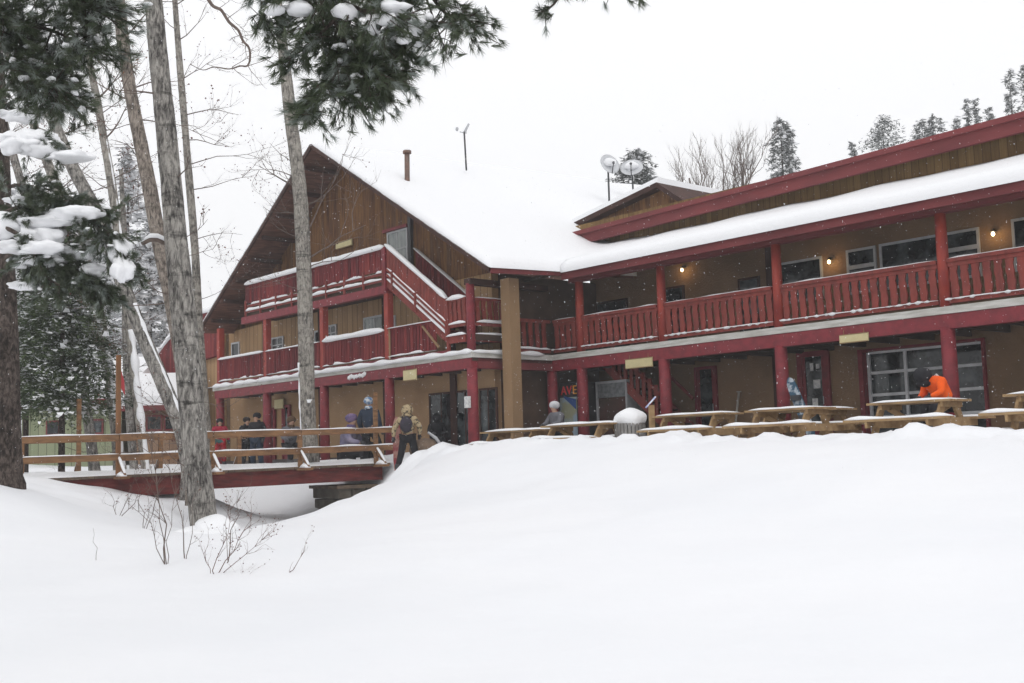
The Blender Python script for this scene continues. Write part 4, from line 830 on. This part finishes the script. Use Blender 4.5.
# ---------------------------------------------------------------- pines in the foreground
def tuft(mb,p,d,L,n,w=.0022,cone=.9):
    mb.mi=1 if random.random()<.22 else 0
    d=d.normalized(); a=d.orthogonal().normalized(); b=d.cross(a)
    for i in range(n):
        t=random.uniform(0,6.283); c=random.uniform(.15,cone); v=(d+ (a*math.cos(t)+b*math.sin(t))*c).normalized(); q=p-d*random.uniform(0,L*.7)
        s=v.cross(V((random.random(),random.random(),random.random()))).normalized()*w; k=len(mb.v)
        e=q+v*L*random.uniform(.7,1.1)-V((0,0,L*.06)); mb.v+=[tuple(q-s),tuple(q+s),tuple(e)]; mb.face([k,k+1,k+2])
def bough(nd,wd_,sn,axis_pts,r0,sub,L=.5,tl=.085,nn=34,snowp=.3,w=.0022,hang=.1):
    """limb with side twigs, each ending in needle tufts, some carrying snow"""
    pts=[V(p) for p in smooth([tuple(p) for p in axis_pts],4)]; N=len(pts); wd_.tube(pts,list(np.linspace(r0,.006,N)),6,cap=False)
    for i in range(sub):
        k=random.uniform(.12,1)*(N-1); i0=int(k); p=pts[i0].lerp(pts[min(i0+1,N-1)],k-i0); d=(pts[min(i0+1,N-1)]-pts[max(i0-1,0)]).normalized()
        sd=V((random.gauss(0,1),random.gauss(0,1),random.gauss(0,.6)-hang)).normalized(); v=(d*.6+sd*.8).normalized(); l=L*random.uniform(.5,1.1)
        q=[p]; vv=v.copy()
        for j in range(4): vv=(vv+V((random.gauss(0,.15),random.gauss(0,.15),random.gauss(-.02,.12)))).normalized(); q.append(q[-1]+vv*l/4)
        wd_.tube(q,[.007,.006,.005,.004,.003],4,cap=False)
        for j in(1,2,3,4,3,4): tuft(nd,q[j]+V((random.gauss(0,.02),random.gauss(0,.02),random.gauss(0,.02))),(vv+V((random.gauss(0,.3),random.gauss(0,.3),random.gauss(0,.3)))),tl,nn if j>2 else nn//2,w)
        for j in (2,4):
            z=q[j]+V((random.gauss(0,.05),random.gauss(0,.05),random.gauss(0,.05))); wd_.tube([q[j-1],z],[.004,.003],3,cap=False); tuft(nd,z,vv+V((random.gauss(0,.8),random.gauss(0,.8),random.gauss(0,.5))),tl,nn,w)
        if random.random()<snowp: sn.blob(q[random.randint(2,4)]+V((0,0,.025)),(random.uniform(.025,.06),random.uniform(.025,.06),random.uniform(.015,.03)),2,jit=.3)
random.seed(5)
# the pine that stands at the camera's left; its limbs reach over the picture
PX,PY=-5.6,6.2; pz=ground(PX,PY)
pn=empty('pine_tree',(PX,PY,pz),0,'overhanging pine whose needled limbs hang into the top of the picture','tree'); pb=V((PX,PY,pz))
mb=MB(); mb.tube([(0,0,-.5),(0,0,1.5),(.05,0,4),(0,.05,7),(0,0,11)],[.26,.22,.18,.12,.03],14,jit=.06); mb.build('trunk',BARKD,pn)
nd=MB();wd_=MB();sn=MB()
def to(x,y,Y): return at(x,y,Y)-pb
S=lambda h: V((0,0,h))
bough(nd,wd_,sn,[S(4.6),to(150,-140,7.5),to(260,-60,8),to(350,5,8),to(402,18,8)],.045,84,.42,snowp=.2)
bough(nd,wd_,sn,[S(4.8),to(190,-130,8),to(300,-30,8.3),to(345,40,8.3),to(372,78,8.2)],.04,84,.36,snowp=.12)
bough(nd,wd_,sn,[S(4.9),to(300,-110,8),to(400,-45,8.2),to(440,8,8.2),to(458,18,8)],.035,52,.36,snowp=.2)
bough(nd,wd_,sn,[to(260,-60,8),to(265,-20,8.1),to(262,10,8.2),to(268,30,8.3)],.02,16,.22,snowp=.4)
bough(nd,wd_,sn,[to(345,40,8.3),to(335,75,8.3),to(318,98,8.2),to(312,110,8.1)],.015,13,.2,snowp=.1)
bough(nd,wd_,sn,[to(345,30,8.3),to(372,60,8.4),to(385,75,8.4)],.015,40,.28,snowp=.1)
bough(nd,wd_,sn,[to(300,-20,8.3),to(320,30,8.4),to(345,70,8.4),to(352,95,8.4)],.015,50,.32,snowp=.1)
bough(nd,wd_,sn,[to(360,-20,8.3),to(390,20,8.4),to(402,50,8.4)],.015,42,.32,snowp=.1)
bough(nd,wd_,sn,[to(345,10,8.2),to(308,45,8.2),to(290,58,8.2)],.015,12,.22,snowp=.3)
bough(nd,wd_,sn,[S(5.2),to(420,-120,8.5),to(540,-60,8.6),to(560,-10,8.6),to(545,12,8.6)],.03,15,.2,snowp=.3)
bough(nd,wd_,sn,[to(540,-60,8.6),to(600,-25,8.6),to(635,-14,8.6)],.012,9,.18,snowp=.2)
tuft(nd,to(546,32,8.6),V((0,0,-1)),.09,30); 
wd_.tube([to(545,5,8.6),to(546,30,8.6)],[.005,.003],4); wd_.tube([to(425,-5,8.1),to(434,20,8.1),to(447,55,8.1)],[.01,.007,.004],5)
for x,y in((447,55),(443,48),(440,40),(462,42),(425,60)): 
    twig(wd_,to(440,38,8.1),to(x,y,8.1)-to(440,38,8.1),.18,.004,1); tuft(nd,to(x,y,8.1),V((.3,0,-1)),.07,9)
bough(nd,wd_,sn,[to(318,85,8.1),to(314,98,8.1),to(308,112,8.1)],.008,14,.13,snowp=0,tl=.1,nn=26)
for k in range(9): 
    x=random.uniform(285,315);y=random.uniform(103,125); tuft(nd,to(x,y,8.1),V((random.gauss(0,1),0,random.gauss(0,1))),.1,26)
for (x,y,rx,rz_) in((385,20,.09,.05),(345,12,.08,.06),(395,8,.1,.05),(370,25,.05,.07),(420,25,.07,.07),(405,38,.05,.05),(300,8,.1,.05),(275,10,.08,.04)): sn.blob(to(x,y,8.0),(rx,.07,rz_),2,jit=.35)
# upper left mass
bough(nd,wd_,sn,[S(3.6),to(-120,-30,9.5),to(-20,10,10),to(50,30,10),to(95,50,10)],.045,100,.5,snowp=.15,tl=.11)
bough(nd,wd_,sn,[S(3.9),to(-110,-80,9.5),to(0,-30,10),to(70,0,10),to(95,10,10)],.045,105,.55,snowp=.12,tl=.11)
bough(nd,wd_,sn,[S(3.2),to(-120,40,9.5),to(-20,55,10),to(30,75,10),to(60,90,10)],.035,100,.4,snowp=.25,tl=.1)
bough(nd,wd_,sn,[to(-60,-20,9.8),to(0,20,10.2),to(30,50,10.2),to(52,64,10.2)],.02,90,.4,snowp=.15,tl=.1)
bough(nd,wd_,sn,[to(0,90,10.4),to(35,92,10.4),to(60,103,10.4),to(82,113,10.4)],.012,12,.2,snowp=.5,tl=.08)
b=wd_.build('branches',BARKD,pn,fix=False); nd.build('needles',[NEED,FROST],pn,fix=False); sn.build('snow_clumps',SNOW,pn)
# dark trunk at the left edge with laden boughs
tF,bF=tree('pine_tree','dark barked pine at the left edge whose low boughs carry thick snow','tree',[(9,484,28),(8,440,25),(7,380,24),(6,320,23),(3,250,21),(0,180,20),(-3,100,18),(-8,0,16),(-12,-150,12),(-15,-350,5)],18.5,BARKD,n=18)
nd=MB();wd_=MB();sn=MB(); tf=lambda x,y,Y:at(x,y,Y)-bF
def laden(path,Y,lumps,sub,L=.5,droop=.4,tl=.12):
    P=[tf(x,y,Y+k) for k,(x,y) in enumerate(path) for k in[0]]
    bough(nd,wd_,sn,P,.035,sub,L,tl=tl,nn=40,snowp=.15,w=.004,hang=droop)
    for x,y,rx,ry in lumps:
        s=Y/FPX; n=max(1,int(rx/9)); 
        for k in range(n): xx=x+(k-(n-1)/2)*(2*rx/n)*.8; sn.blob(tf(xx+random.uniform(-1,1),y+random.uniform(-2,2),Y-.05+random.uniform(-.15,.15)),(rx/n*s*1.7,.2,ry*s*random.uniform(.7,.95)),3,jit=.28,fr=1.7)
laden([(0,150),(15,140),(40,145),(58,152)],16.5,[(28,140,30,12),(20,146,18,10),(45,150,14,10),(72,156,12,6)],16)
laden([(0,215),(25,205),(60,200),(90,215),(112,240),(122,262)],16.2,[(75,212,16,10),(22,228,32,16),(40,236,20,12),(10,246,14,9),(50,222,14,8),(121,250,7,16),(124,272,6,15),(60,215,10,6)],110,.5)
laden([(0,250),(30,255),(60,260),(85,275),(105,290)],16.4,[(70,254,18,8),(45,260,14,10),(25,285,9,6),(92,272,8,7),(100,246,8,6),(30,262,12,7)],100,.45)
laden([(0,190),(20,185),(50,190),(75,200)],16.8,[(45,205,12,5),(20,200,10,4)],16,.4)
laden([(0,110),(20,100),(45,110)],16.6,[(12,115,8,6),(33,106,9,6),(28,118,8,5)],14,.35)
laden([(0,225),(25,240),(45,275),(60,285)],16.0,[(40,246,12,8)],20,.4)
wd_.build('branches',BARKD,tF,fix=False); nd.build('needles',[NEED,FROST],tF,fix=False); sn.build('snow_clumps',SNOW,tF)
# ---------------------------------------------------------------- conifers in the distance
def conifer(x,y,H,R,z0,label,n=1800,snowf=.35,hb=.12,leaf=.16,seed=0,group=None,nm='spruce_tree',m=NEEDF,irr=.35,cl=1.0,base=None):
    rnd=random.Random(seed); gz=ground(x,y) if base is None else base; o=empty(nm,(x,y,gz),0,label,'tree',group)
    mb=MB(); mb.tube([(0,0,-.4),(0,0,H*.5),(0,0,H*.97)],[H*.014,H*.009,.015],8); mb.build('trunk',BARKD,o)
    cr=MB(); sw=MB(); nb=max(24,n//60)
    for i in range(nb):
        t=(i+rnd.random())/nb; h=H*(hb+(1-hb)*t); Rr=R*(1-t)**cl*(1+irr*rnd.uniform(-1,1))+.12; a=rnd.uniform(0,6.283)
        dx,dy=math.cos(a),math.sin(a)
        for k in range(max(14,int(60*(.35+Rr/R)))):
            s=rnd.random()**.6; p=V((dx*Rr*s+rnd.gauss(0,.07*R),dy*Rr*s+rnd.gauss(0,.07*R),h-Rr*.32*s+rnd.gauss(0,.05*R)))
            top=rnd.random()<snowf; l=leaf*rnd.uniform(.6,1.4)
            v=V((dx+rnd.gauss(0,.6),dy+rnd.gauss(0,.6),rnd.gauss(-.2,.4))).normalized(); sd=v.cross(V((0,0,1))).normalized()
            q=sw if top else cr; b=len(q.v)
            if top: p=p+V((0,0,leaf*.45)); sd2=sd*l*.55; q.v+=[tuple(p-sd2),tuple(p+sd2),tuple(p+v*l+sd2*.5+V((0,0,.02))),tuple(p+v*l-sd2*.5)]; q.face([b,b+1,b+2,b+3])
            else:
                sd2=(sd+V((0,0,rnd.uniform(-.8,.8)))).normalized()*l*.22; q.v+=[tuple(p-sd2),tuple(p+sd2),tuple(p+v*l)]; q.face([b,b+1,b+2])
    c=cr.build('crown',m,o,fix=False); 
    if sw.v: sw.build('snow_on_boughs',SNOW,c,fix=False)
    return o
P=at(62,405,30); conifer(P.x,P.y,7.0,1.5,0,'dense green spruce dotted with snow beside the dark left trunk',26000,.07,.27,.12,1,m=NEEDS,irr=.3,cl=.7,base=-.1)
P=at(26,405,33); conifer(P.x,P.y,7.2,1.2,0,'smaller dark spruce half hidden behind the left edge pine',14000,.08,.28,.13,2,m=NEEDS,irr=.3,cl=.7,base=0)
gl='snowy conifers beyond the bare trunks'
for i,(px,top,Y,R,l) in enumerate([(128,150,56,2.6,'tall frosted conifer seen right of the leaning tree, in the gap beside it'),(150,215,52,2.0,'frosted conifer whose layered boughs show just left of the thick near trunk'),(100,230,60,2.4,'frosted conifer behind the trunks, above the green cabin'),(75,200,66,2.6,'far frosted conifer above the laden pine bough'),(40,225,64,2.5,'far frosted conifer behind the small spruce'),(170,290,60,1.6,'short frosted conifer behind the foot of the thick tree'),(10,190,70,2.8,'far frosted conifer at the left edge of the picture')]):
    P=at(px,top,Y); g0=ground(P.x,P.y); conifer(P.x,P.y,P.z-g0,R,0,l,7000,.6,.05,.24,30+i,gl,cl=.9)
gr='conifers on the hill above the long roof'
for i,(px,top,Y,R,l,c,hb) in enumerate([(780,119,72,1.5,'tall open crowned conifer right of the bare trees above the roof',.45,.3),(787,125,74,1.2,'slender conifer crown just right of the tall open one',.5,.3),(882,118,80,2.9,'broad rounded conifer standing alone above the red roof edge',.5,.62),(852,143,84,1.0,'tiny conifer tip left of the broad rounded one',1,.3),(922,121,84,1.7,'small conifer left of the pair of pointed tips',.5,.5),(934,116,84,1.6,'small round topped conifer in the middle of the hill line',.5,.5),(967,99,82,1.2,'left of the two pointed conifer tips',1,.2),(975,100,82,1.3,'right of the two pointed conifer tips',1,.2),(988,108,84,1.4,'low conifer right of the two pointed tips',.8,.3),(1009,71,76,1.5,'tallest narrow conifer near the upper right corner',.9,.2),(1023,67,74,1.6,'conifer cut by the right edge of the picture',.9,.2),(955,118,84,1.6,'leaning low conifer before the pointed pair',.8,.3),(634,152,62,1.7,'small dark conifer directly behind the satellite dishes',.4,.72)]):
    P=at(px,top,Y); g0=ground(P.x,P.y); conifer(P.x,P.y,P.z-g0,R,0,l,9000,.12,hb,.2,60+i,gr,nm='pine_tree',cl=c,irr=.5)
random.seed(21)
def bare(px,base_py,top,Y,label,lean=0,n=9):
    P=at(px,top,Y); g0=ground(P.x,P.y); H=P.z-g0; o=empty('bare_tree',(P.x,P.y,g0),0,label,'tree','bare trees above the roof')
    mb=MB(); mb.tube([(0,0,-.4),(lean*.3,0,H*.6),(lean*.8,0,H*.9)],[.22,.15,.04],8); mb.build('trunk',TWIG,o); mb=MB()
    for k in range(n): t=random.uniform(.55,.85); twig(mb,V((lean*t*.6,0,H*t)),V((random.gauss(0,.5),random.gauss(0,.5),1)),H*.16,.045,3,up=.35,spread=.35,kids_=4)
    mb.build('branches',TWIG,o,fix=False)
bare(706,230,150,60,'leaning bare tree with few upright limbs above the roof edge',-1.2,6); bare(741,225,142,60,'wide bare tree with fine fanned twigs above the roof edge',0,14); bare(722,225,160,62,'thin bare tree between the leaning and the fanned one',0,7); bare(697,225,168,58,'low bushy bare tree beside the dormer peak',0,12)
# ---------------------------------------------------------------- shrubs
def shrub(px,py,Y,stems,label):
    P=at(px,py,Y); g0=ground(P.x,P.y); o=empty('bare_shrub',(P.x,P.y,g0),0,label,'shrub'); mb=MB(); bu=.009
    for (x,y,r,k) in stems:
        E=at(x,y,Y)-V((P.x,P.y,g0)); n=6; pts=[V((0,0,-.1)).lerp(E,i/n)+V((random.gauss(0,.02),random.gauss(0,.03),0)) for i in range(n+1)]
        mb.tube(pts,list(np.linspace(r*.8,r*.25,n+1)),5,cap=False)
        for j in range(k): q=pts[random.randint(2,n)]; twig(mb,q,(E.normalized()+V((random.gauss(0,.7),random.gauss(0,.5),random.gauss(0,.3)))),random.uniform(.12,.32),r*.45,2,spread=.5,buds=bu,kids_=2)
    mb.build('stems',[TWIG if Y>13.5 else TWIGR,TWIGR],o,fix=False)
shrub(166,562,14.2,[(150,430,.011,7),(158,470,.009,6),(140,500,.008,5),(176,480,.007,5)],'tall bare shrub with pale stems left of the thick tree foot')
shrub(186,546,14.6,[(170,470,.01,5),(196,500,.007,4)],'thin reddish stem shrub directly beside the thick tree foot')
shrub(212,578,13.4,[(250,520,.008,9),(262,540,.007,9),(232,510,.007,8),(205,540,.006,4),(245,572,.006,8)],'low berry dotted shrub at the front of the thick tree')
shrub(228,552,14.0,[(238,490,.009,4),(226,500,.006,3)],'upright dark stemmed shrub right of the tree foot')
shrub(287,574,13.2,[(306,546,.006,2),(292,562,.004,1)],'lone bent twig lying on the smooth snow')
shrub(97,552,14.4,[(94,528,.005,0)],'single short stalk poking from the left snow slope')
shrub(118,510,20,[(150,486,.01,5),(135,478,.008,5),(110,492,.008,4)],'tangle of twigs under the left end of the bridge beam')
shrub(145,520,18,[(136,470,.008,6),(160,474,.008,6),(150,488,.006,5)],'brushy twigs in front of the red bridge beam')
# ---------------------------------------------------------------- people
SKIN=mat('skin',(.45,.27,.19),.6)
def skinmesh(name,J,edges,root,m,par,sub=1):
    me=bpy.data.meshes.new(name); bm=bmesh.new(); lay=bm.verts.layers.skin.verify(); vv={}
    for k in J:
        if any(k in e for e in edges): 
            x=bm.verts.new(J[k][0]); r=J[k][1]; x[lay].radius=(r,r) if not hasattr(r,'__len__') else r; x[lay].use_root=(k==root); vv[k]=x
    for a,b in edges: bm.edges.new((vv[a],vv[b]))
    bm.to_mesh(me); bm.free(); me.materials.append(m); o=bpy.data.objects.new(name,me); COL.objects.link(o); o.parent=par
    s=o.modifiers.new('s','SKIN'); s.use_smooth_shade=True; u=o.modifiers.new('u','SUBSURF'); u.levels=sub; u.render_levels=sub; return o
BASE=dict(pel=((0,0,.95),.13),wst=((0,0,1.1),.125),chest=((0,0,1.32),.15),neck=((0,0,1.5),.055),chin=((0,-.015,1.57),.065),head=((0,0,1.66),.095),crown=((0,.005,1.72),.08),
 sl=((-.19,0,1.43),.065),el=((-.27,.03,1.17),.045),wl=((-.28,-.08,.94),.032),sr=((.19,0,1.43),.065),er=((.27,.03,1.17),.045),wr=((.28,-.08,.94),.032),
 hl=((-.1,0,.9),.09),kl=((-.13,-.03,.5),.06),al=((-.14,.02,.1),.04),tl=((-.16,-.15,.04),.035),hr=((.1,0,.9),.09),kr=((.13,-.03,.5),.06),ar=((.14,.02,.1),.04),tr=((.16,-.15,.04),.035))
ED=[('pel','wst'),('wst','chest'),('chest','neck'),('neck','chin'),('chin','head'),('head','crown'),('chest','sl'),('sl','el'),('el','wl'),('chest','sr'),('sr','er'),('er','wr'),('pel','hl'),('hl','kl'),('kl','al'),('al','tl'),('pel','hr'),('hr','kr'),('kr','ar'),('ar','tr')]
SIT=dict(pel=(0,0,.5),wst=(0,-.03,.66),chest=(0,-.08,.88),neck=(0,-.12,1.07),chin=(0,-.15,1.13),head=(0,-.15,1.22),crown=(0,-.14,1.28),sl=(-.19,-.09,.99),el=(-.25,-.2,.76),wl=(-.16,-.4,.72),sr=(.19,-.09,.99),er=(.25,-.2,.76),wr=(.16,-.4,.72),
 hl=(-.1,-.02,.48),kl=(-.13,-.45,.5),al=(-.14,-.47,.1),tl=(-.15,-.64,.05),hr=(.1,-.02,.48),kr=(.13,-.45,.5),ar=(.14,-.47,.1),tr=(.15,-.64,.05))
def person(loc,rz,label,jk,tr_,hat,pose=None,scale=1,hood=False,pack=None,helmet=None,gl=None,boots=None):
    o=empty('person',loc,rz,label,'person'); o.scale=(scale*1.13,scale*1.13,scale)
    J={k:list(v) for k,v in BASE.items()}
    if pose:
        for k,p in pose.items(): J[k][0]=p
    J['nose']=[tuple(V(J['head'][0])+V((0,-.105,-.02))),.016]
    skinmesh('body',J,ED+[('head','nose')],'pel',SKIN,o)
    def fat(ks,add,over=None): 
        q={k:[J[k][0],(J[k][1]+add)] for k in ks}
        if over:
            for k,r in over.items(): q[k][1]=r
        return q
    q=fat(['pel','wst','chest','neck','sl','el','wl','sr','er','wr'],.03,{'pel':.165,'wst':.16,'chest':.185,'neck':.08,'wl':.05,'wr':.05,'sl':.095,'sr':.095}); skinmesh('jacket',q,[e for e in ED if e[0] in q and e[1] in q],'pel',jk,o)
    q=fat(['pel','hl','kl','al','hr','kr','ar'],.03,{'pel':.15,'hl':.12,'hr':.12,'kl':.095,'kr':.095,'al':.075,'ar':.075}); skinmesh('trousers',q,[e for e in ED if e[0] in q and e[1] in q],'pel',tr_,o)
    for s in'lr':
        mb=MB(); a=V(J['a'+s][0]); t=V(J['t'+s][0]); mb.tube([a+V((0,.05,.08)),a+V((0,.03,-.03)),t+V((0,0,.0)),t+(t-a).normalized()*.06],[.065,.07,.058,.04],10); mb.build('boot',boots or DKMET,o)
        w=V(J['w'+s][0]); e=V(J['e'+s][0]); d=(w-e).normalized(); mb=MB(); mb.tube([w,w+d*.05,w+d*.1],[.036,.045,.036],8); sd=d.orthogonal().normalized(); up=d.cross(sd)
        for k in range(4): b=w+d*.09+sd*(-.03+.02*k); mb.tube([b,b+d*.035,b+d*(.055+.006*(k in(1,2)))+up*.02],[.011,.01,.008],6)
        b=w+d*.04+sd*.04; mb.tube([b,b+d*.035+sd*.02,b+d*.055+up*.012+sd*.02],[.013,.011,.009],6); mb.build('glove',gl or DKMET,o)
    h=V(J['head'][0]); mb=MB()
    if hood: 
        mb.blob(h+V((0,.03,.015)),(.145,.15,.165),3,jit=.08); mb.blob(h+V((0,.05,-.13)),(.13,.12,.08),2)
        mb.build('hood',hat,o)
    elif helmet: mb.blob(h+V((0,.02,.05)),(.125,.145,.12),3,jit=0); mb.build('helmet',hat,o)
    else: mb.blob(h+V((0,.02,.05)),(.118,.128,.11),3,jit=.04); mb.tube([h+V((0,.03,-.17)),h+V((0,.025,-.09))],[.1,.085],10); mb.build('hat',hat,o)
    mb=MB()
    for s in(-1,1): mb.blob(h+V((s*.035,-.094,.012)),.012,1,jit=0)
    mb.build('eyes',DKMET,o)
    if pack: 
        mb=MB(); c=V(J['chest'][0]); mb.blob(c+V((0,.2,-.06)),(.15,.11,.23),3,jit=.1)
        for s in(-1,1): mb.tube([c+V((s*.1,.16,.14)),c+V((s*.12,-.02,.21)),c+V((s*.12,-.17,.05)),c+V((s*.13,-.1,-.18)),c+V((s*.1,.13,-.22))],.022,6)
        mb.build('backpack',pack,o)
    return o
BLK=fab('black_fabric',(.018,.018,.022)); NAVY=fab('navy_fabric',(.03,.045,.075)); TANF=mat('tan_patterned_jacket',(.42,.33,.2),.9,(.1,.08,.05),scale=14,contrast=(.5,.58),c3=(.3,.22,.13),bump=.4); GRYF=fab('grey_fabric',(.16,.16,.18)); REDFb=fab('red_fabric',(.4,.02,.05)); ORG=fab('hi_vis_orange',(.95,.13,.01),(.8,.1,.01)); PNK=fab('pink_purple_hat',(.3,.2,.32),(.09,.07,.17)); LAV=fab('grey_lilac_jacket',(.3,.27,.36),(.16,.15,.24)); PACK=fab('dark_backpack',(.028,.026,.032),(.05,.04,.06)); WHT=mat('white_blue_hat',(.6,.62,.64),.9,(.12,.22,.38),scale=16,contrast=(.46,.54)); BLUE=fab('blue_fabric',(.06,.2,.4)); BROWNF=fab('brown_cloth',(.2,.14,.1))
def pos(px,py,Y):
    P=at(px,450,Y); l=toL(P); P.z=.14 if l.y>-2.6 and -15.5<l.x<18 else ground(P.x,P.y); return P
stand=dict(kl=(-.17,-.03,.5),al=(-.24,.02,.1),tl=(-.27,-.14,.04),kr=(.17,-.03,.5),ar=(.26,.02,.1),tr=(.3,-.14,.04),el=(-.32,.02,1.18),wl=(-.28,-.1,.98),er=(.33,.05,1.18),wr=(.36,.0,.93))
P=pos(408,455,29.5); p1=person(P,math.pi-.1,'skier in tan hooded jacket and black trousers with dark backpack, seen from behind',TANF,BLK,TANF,stand,.91,hood=True,pack=PACK)
# snowboard held at left, brown bag at right
P=pos(397,456,29.9); o=empty('snowboard',P,0,'upright red and pink snowboard held left of the tan jacketed skier','snowboard','snowboards'); mb=MB(); pts=[(.1*math.cos(2*math.pi*i/24)*(1 if abs(math.sin(2*math.pi*i/24))<.85 else .9),.76*math.copysign(abs(math.sin(2*math.pi*i/24))**.5,math.sin(2*math.pi*i/24))+.76) for i in range(24)]
mb.prism(pts,-.01,.01); mb.build('deck',mat('red_board_print',(.28,.04,.05),.4,(.4,.22,.18),scale=4,contrast=(.45,.55)),o); mb=MB(); mb.box(-.1,.12,.01,.1,.4,.52); mb.box(-.1,.12,.01,.1,.95,1.07); mb.build('bindings',DKMET,o)
P=pos(424,452,29.9); o=empty('travel_bag',P,.2,'large brown bag standing behind the legs of the tan jacketed skier','bag'); mb=MB(); mb.blob((0,0,.28),(.36,.25,.32),3,jit=.15); mb.build('sack',BROWNF,o); mb=MB(); mb.tube([(.1,-.1,.75),(.3,-.1,.6),(.52,-.05,.3)],[.03,.045,.03],8); mb.build('strap',GREYM,o)
lean=dict(BASE and {}); 
P=pos(370,461,33.2); person(P,math.pi*.85,'person in dark navy jacket and pale blue knit hat behind the bridge end',NAVY,BLK,WHT,dict(kl=(-.12,-.22,.52),al=(-.13,.0,.12),tl=(-.13,-.17,.06)),1.08)
P=pos(346,459,33.6); person(P,math.pi*.4,'child in a pink and purple hat and lilac jacket sitting behind the bridge rail',LAV,BLK,PNK,SIT,1.3)
P=pos(220,452,40.5); person(P,.3,'person in a crimson jacket standing at the left corner column',REDFb,mat('teal_red_pants',(.05,.12,.12),.8,(.4,.02,.03),scale=3,contrast=(.48,.52)),BLK,None,.9)
P=pos(247,450,38.6); person(P,.8,'bareheaded looking person in black jacket, left of the dark clothed pair',BLK,BLK,fab('dark_hat',(.04,.03,.03)),None,.92)
P=pos(257,449,38); person(P,-.4,'taller person in black jacket and dark cap, right of the dark clothed pair',BLK,NAVY,BLK,None,1.0)
P=pos(290,448,36.5); person(P,.5,'person in a grey jacket with bright blue sleeves beside the red door',GRYF,BLK,fab('brown_hair',(.12,.07,.04)),SIT,1.1)
P=pos(437,446,33.5); person(P,.2,'small figure in black hunched right of the brown bag',BLK,BLK,BLK,SIT,.85,hood=True)
P=pos(560,447,30.0); person(P,-.9,'seated person in a grey jacket and white helmet in front of the vending machine',GRYF,BLK,fab('white_helmet',(.65,.66,.68)),SIT,.92,helmet=True)
mb=MB()
LEAN=dict(pel=(0,0,.62),wst=(.0,-.08,.78),chest=(0,-.2,.95),neck=(0,-.36,1.07),chin=(0,-.43,1.06),head=(0,-.47,1.12),crown=(0,-.46,1.19),sl=(-.2,-.24,1.03),el=(-.27,-.26,.8),wl=(-.16,-.42,.72),sr=(.2,-.24,1.03),er=(.27,-.26,.8),wr=(.16,-.42,.72),hl=(-.1,0,.55),kl=(-.14,-.38,.55),al=(-.14,-.3,.1),tl=(-.15,-.47,.05),hr=(.1,0,.55),kr=(.14,-.38,.55),ar=(.14,-.3,.1),tr=(.15,-.47,.05))
P=W(13.35,-2.95,.02); P=at(949,430,P.y); P.z=.2; po=person(P,-1.35,'person in a hi-vis orange jacket and black hood bent over the picnic table',ORG,BLK,BLK,LEAN,.95,hood=True)
mb=MB(); c=V(LEAN['chest']); 
mb.tube([c+V((-.2,.02,-.12)),c+V((-.22,.0,.06)),c+V((0,.03,.205)),c+V((.22,.0,.06)),c+V((.2,.02,-.12))],.02,6); mb.build('reflective_stripe',mat('reflective',(.6,.6,.6),.4),po)
# skis / white clutter on first table
P=pos(486,428,30.3); o=empty('gear_bag',(P.x,P.y,P.z-.1),.3,'pale grey bag with a white strap lying beside the crimson corner column','bag'); mb=MB(); mb.blob((0,0,.14),(.22,.14,.13),2,jit=.2); mb.build('sack',mat('pale_bag',(.45,.45,.48),.8),o); mb=MB(); mb.tube([(-.1,0,.42),(0,-.02,.34),(.12,0,.2)],[.02,.03,.02],6); mb.build('strap',PAPER,o)
# ---------------------------------------------------------------- falling snow and haze
rnd=random.Random(99); vs=[];fs=[]
for i in range(9000):
    Y=5+28*rnd.random()**.75; x=rnd.uniform(-40,1064); y=rnd.uniform(-40,470); p=at(x,y,Y)
    r=rnd.uniform(.0012,.0026)+Y*.00006; b=len(vs); h=r*rnd.uniform(1.0,2.2); t=rnd.uniform(-.5,.2)
    for q in((r,0,0),(-r,0,0),(0,r,0),(0,-r,0),(t*h,0,h),(-t*h,0,-h)): vs.append((p.x+q[0],p.y+q[1],p.z+q[2]))
    for f in((0,2,4),(2,1,4),(1,3,4),(3,0,4),(2,0,5),(1,2,5),(3,1,5),(0,3,5)): fs.append(tuple(b+k for k in f))
me=bpy.data.meshes.new('falling_snow'); me.from_pydata(vs,[],fs); me.materials.append(SNOW); o=bpy.data.objects.new('falling_snow',me); COL.objects.link(o); tag(o,'white snowflakes drifting through the air in front of the lodge','snow',kind='stuff')
hz=MB(); hz.box(-190,190,-30,260,-7,40) ; ho=hz.build('haze',[]); tag(ho,'pale snowy haze filling the air around the lodge','haze',kind='stuff')
hm=bpy.data.materials.new('haze'); hm.use_nodes=True; nt=hm.node_tree; nt.nodes.remove(nt.nodes['Principled BSDF']); pv=nt.nodes.new('ShaderNodeVolumePrincipled'); pv.inputs['Density'].default_value=.0017; pv.inputs['Color'].default_value=(.97,.98,1,1); pv.inputs['Anisotropy'].default_value=0
nt.links.new(pv.outputs[0],nt.nodes['Material Output'].inputs['Volume']); ho.data.materials.append(hm)
gm=min(v[2] for v in [(0,0,0)])
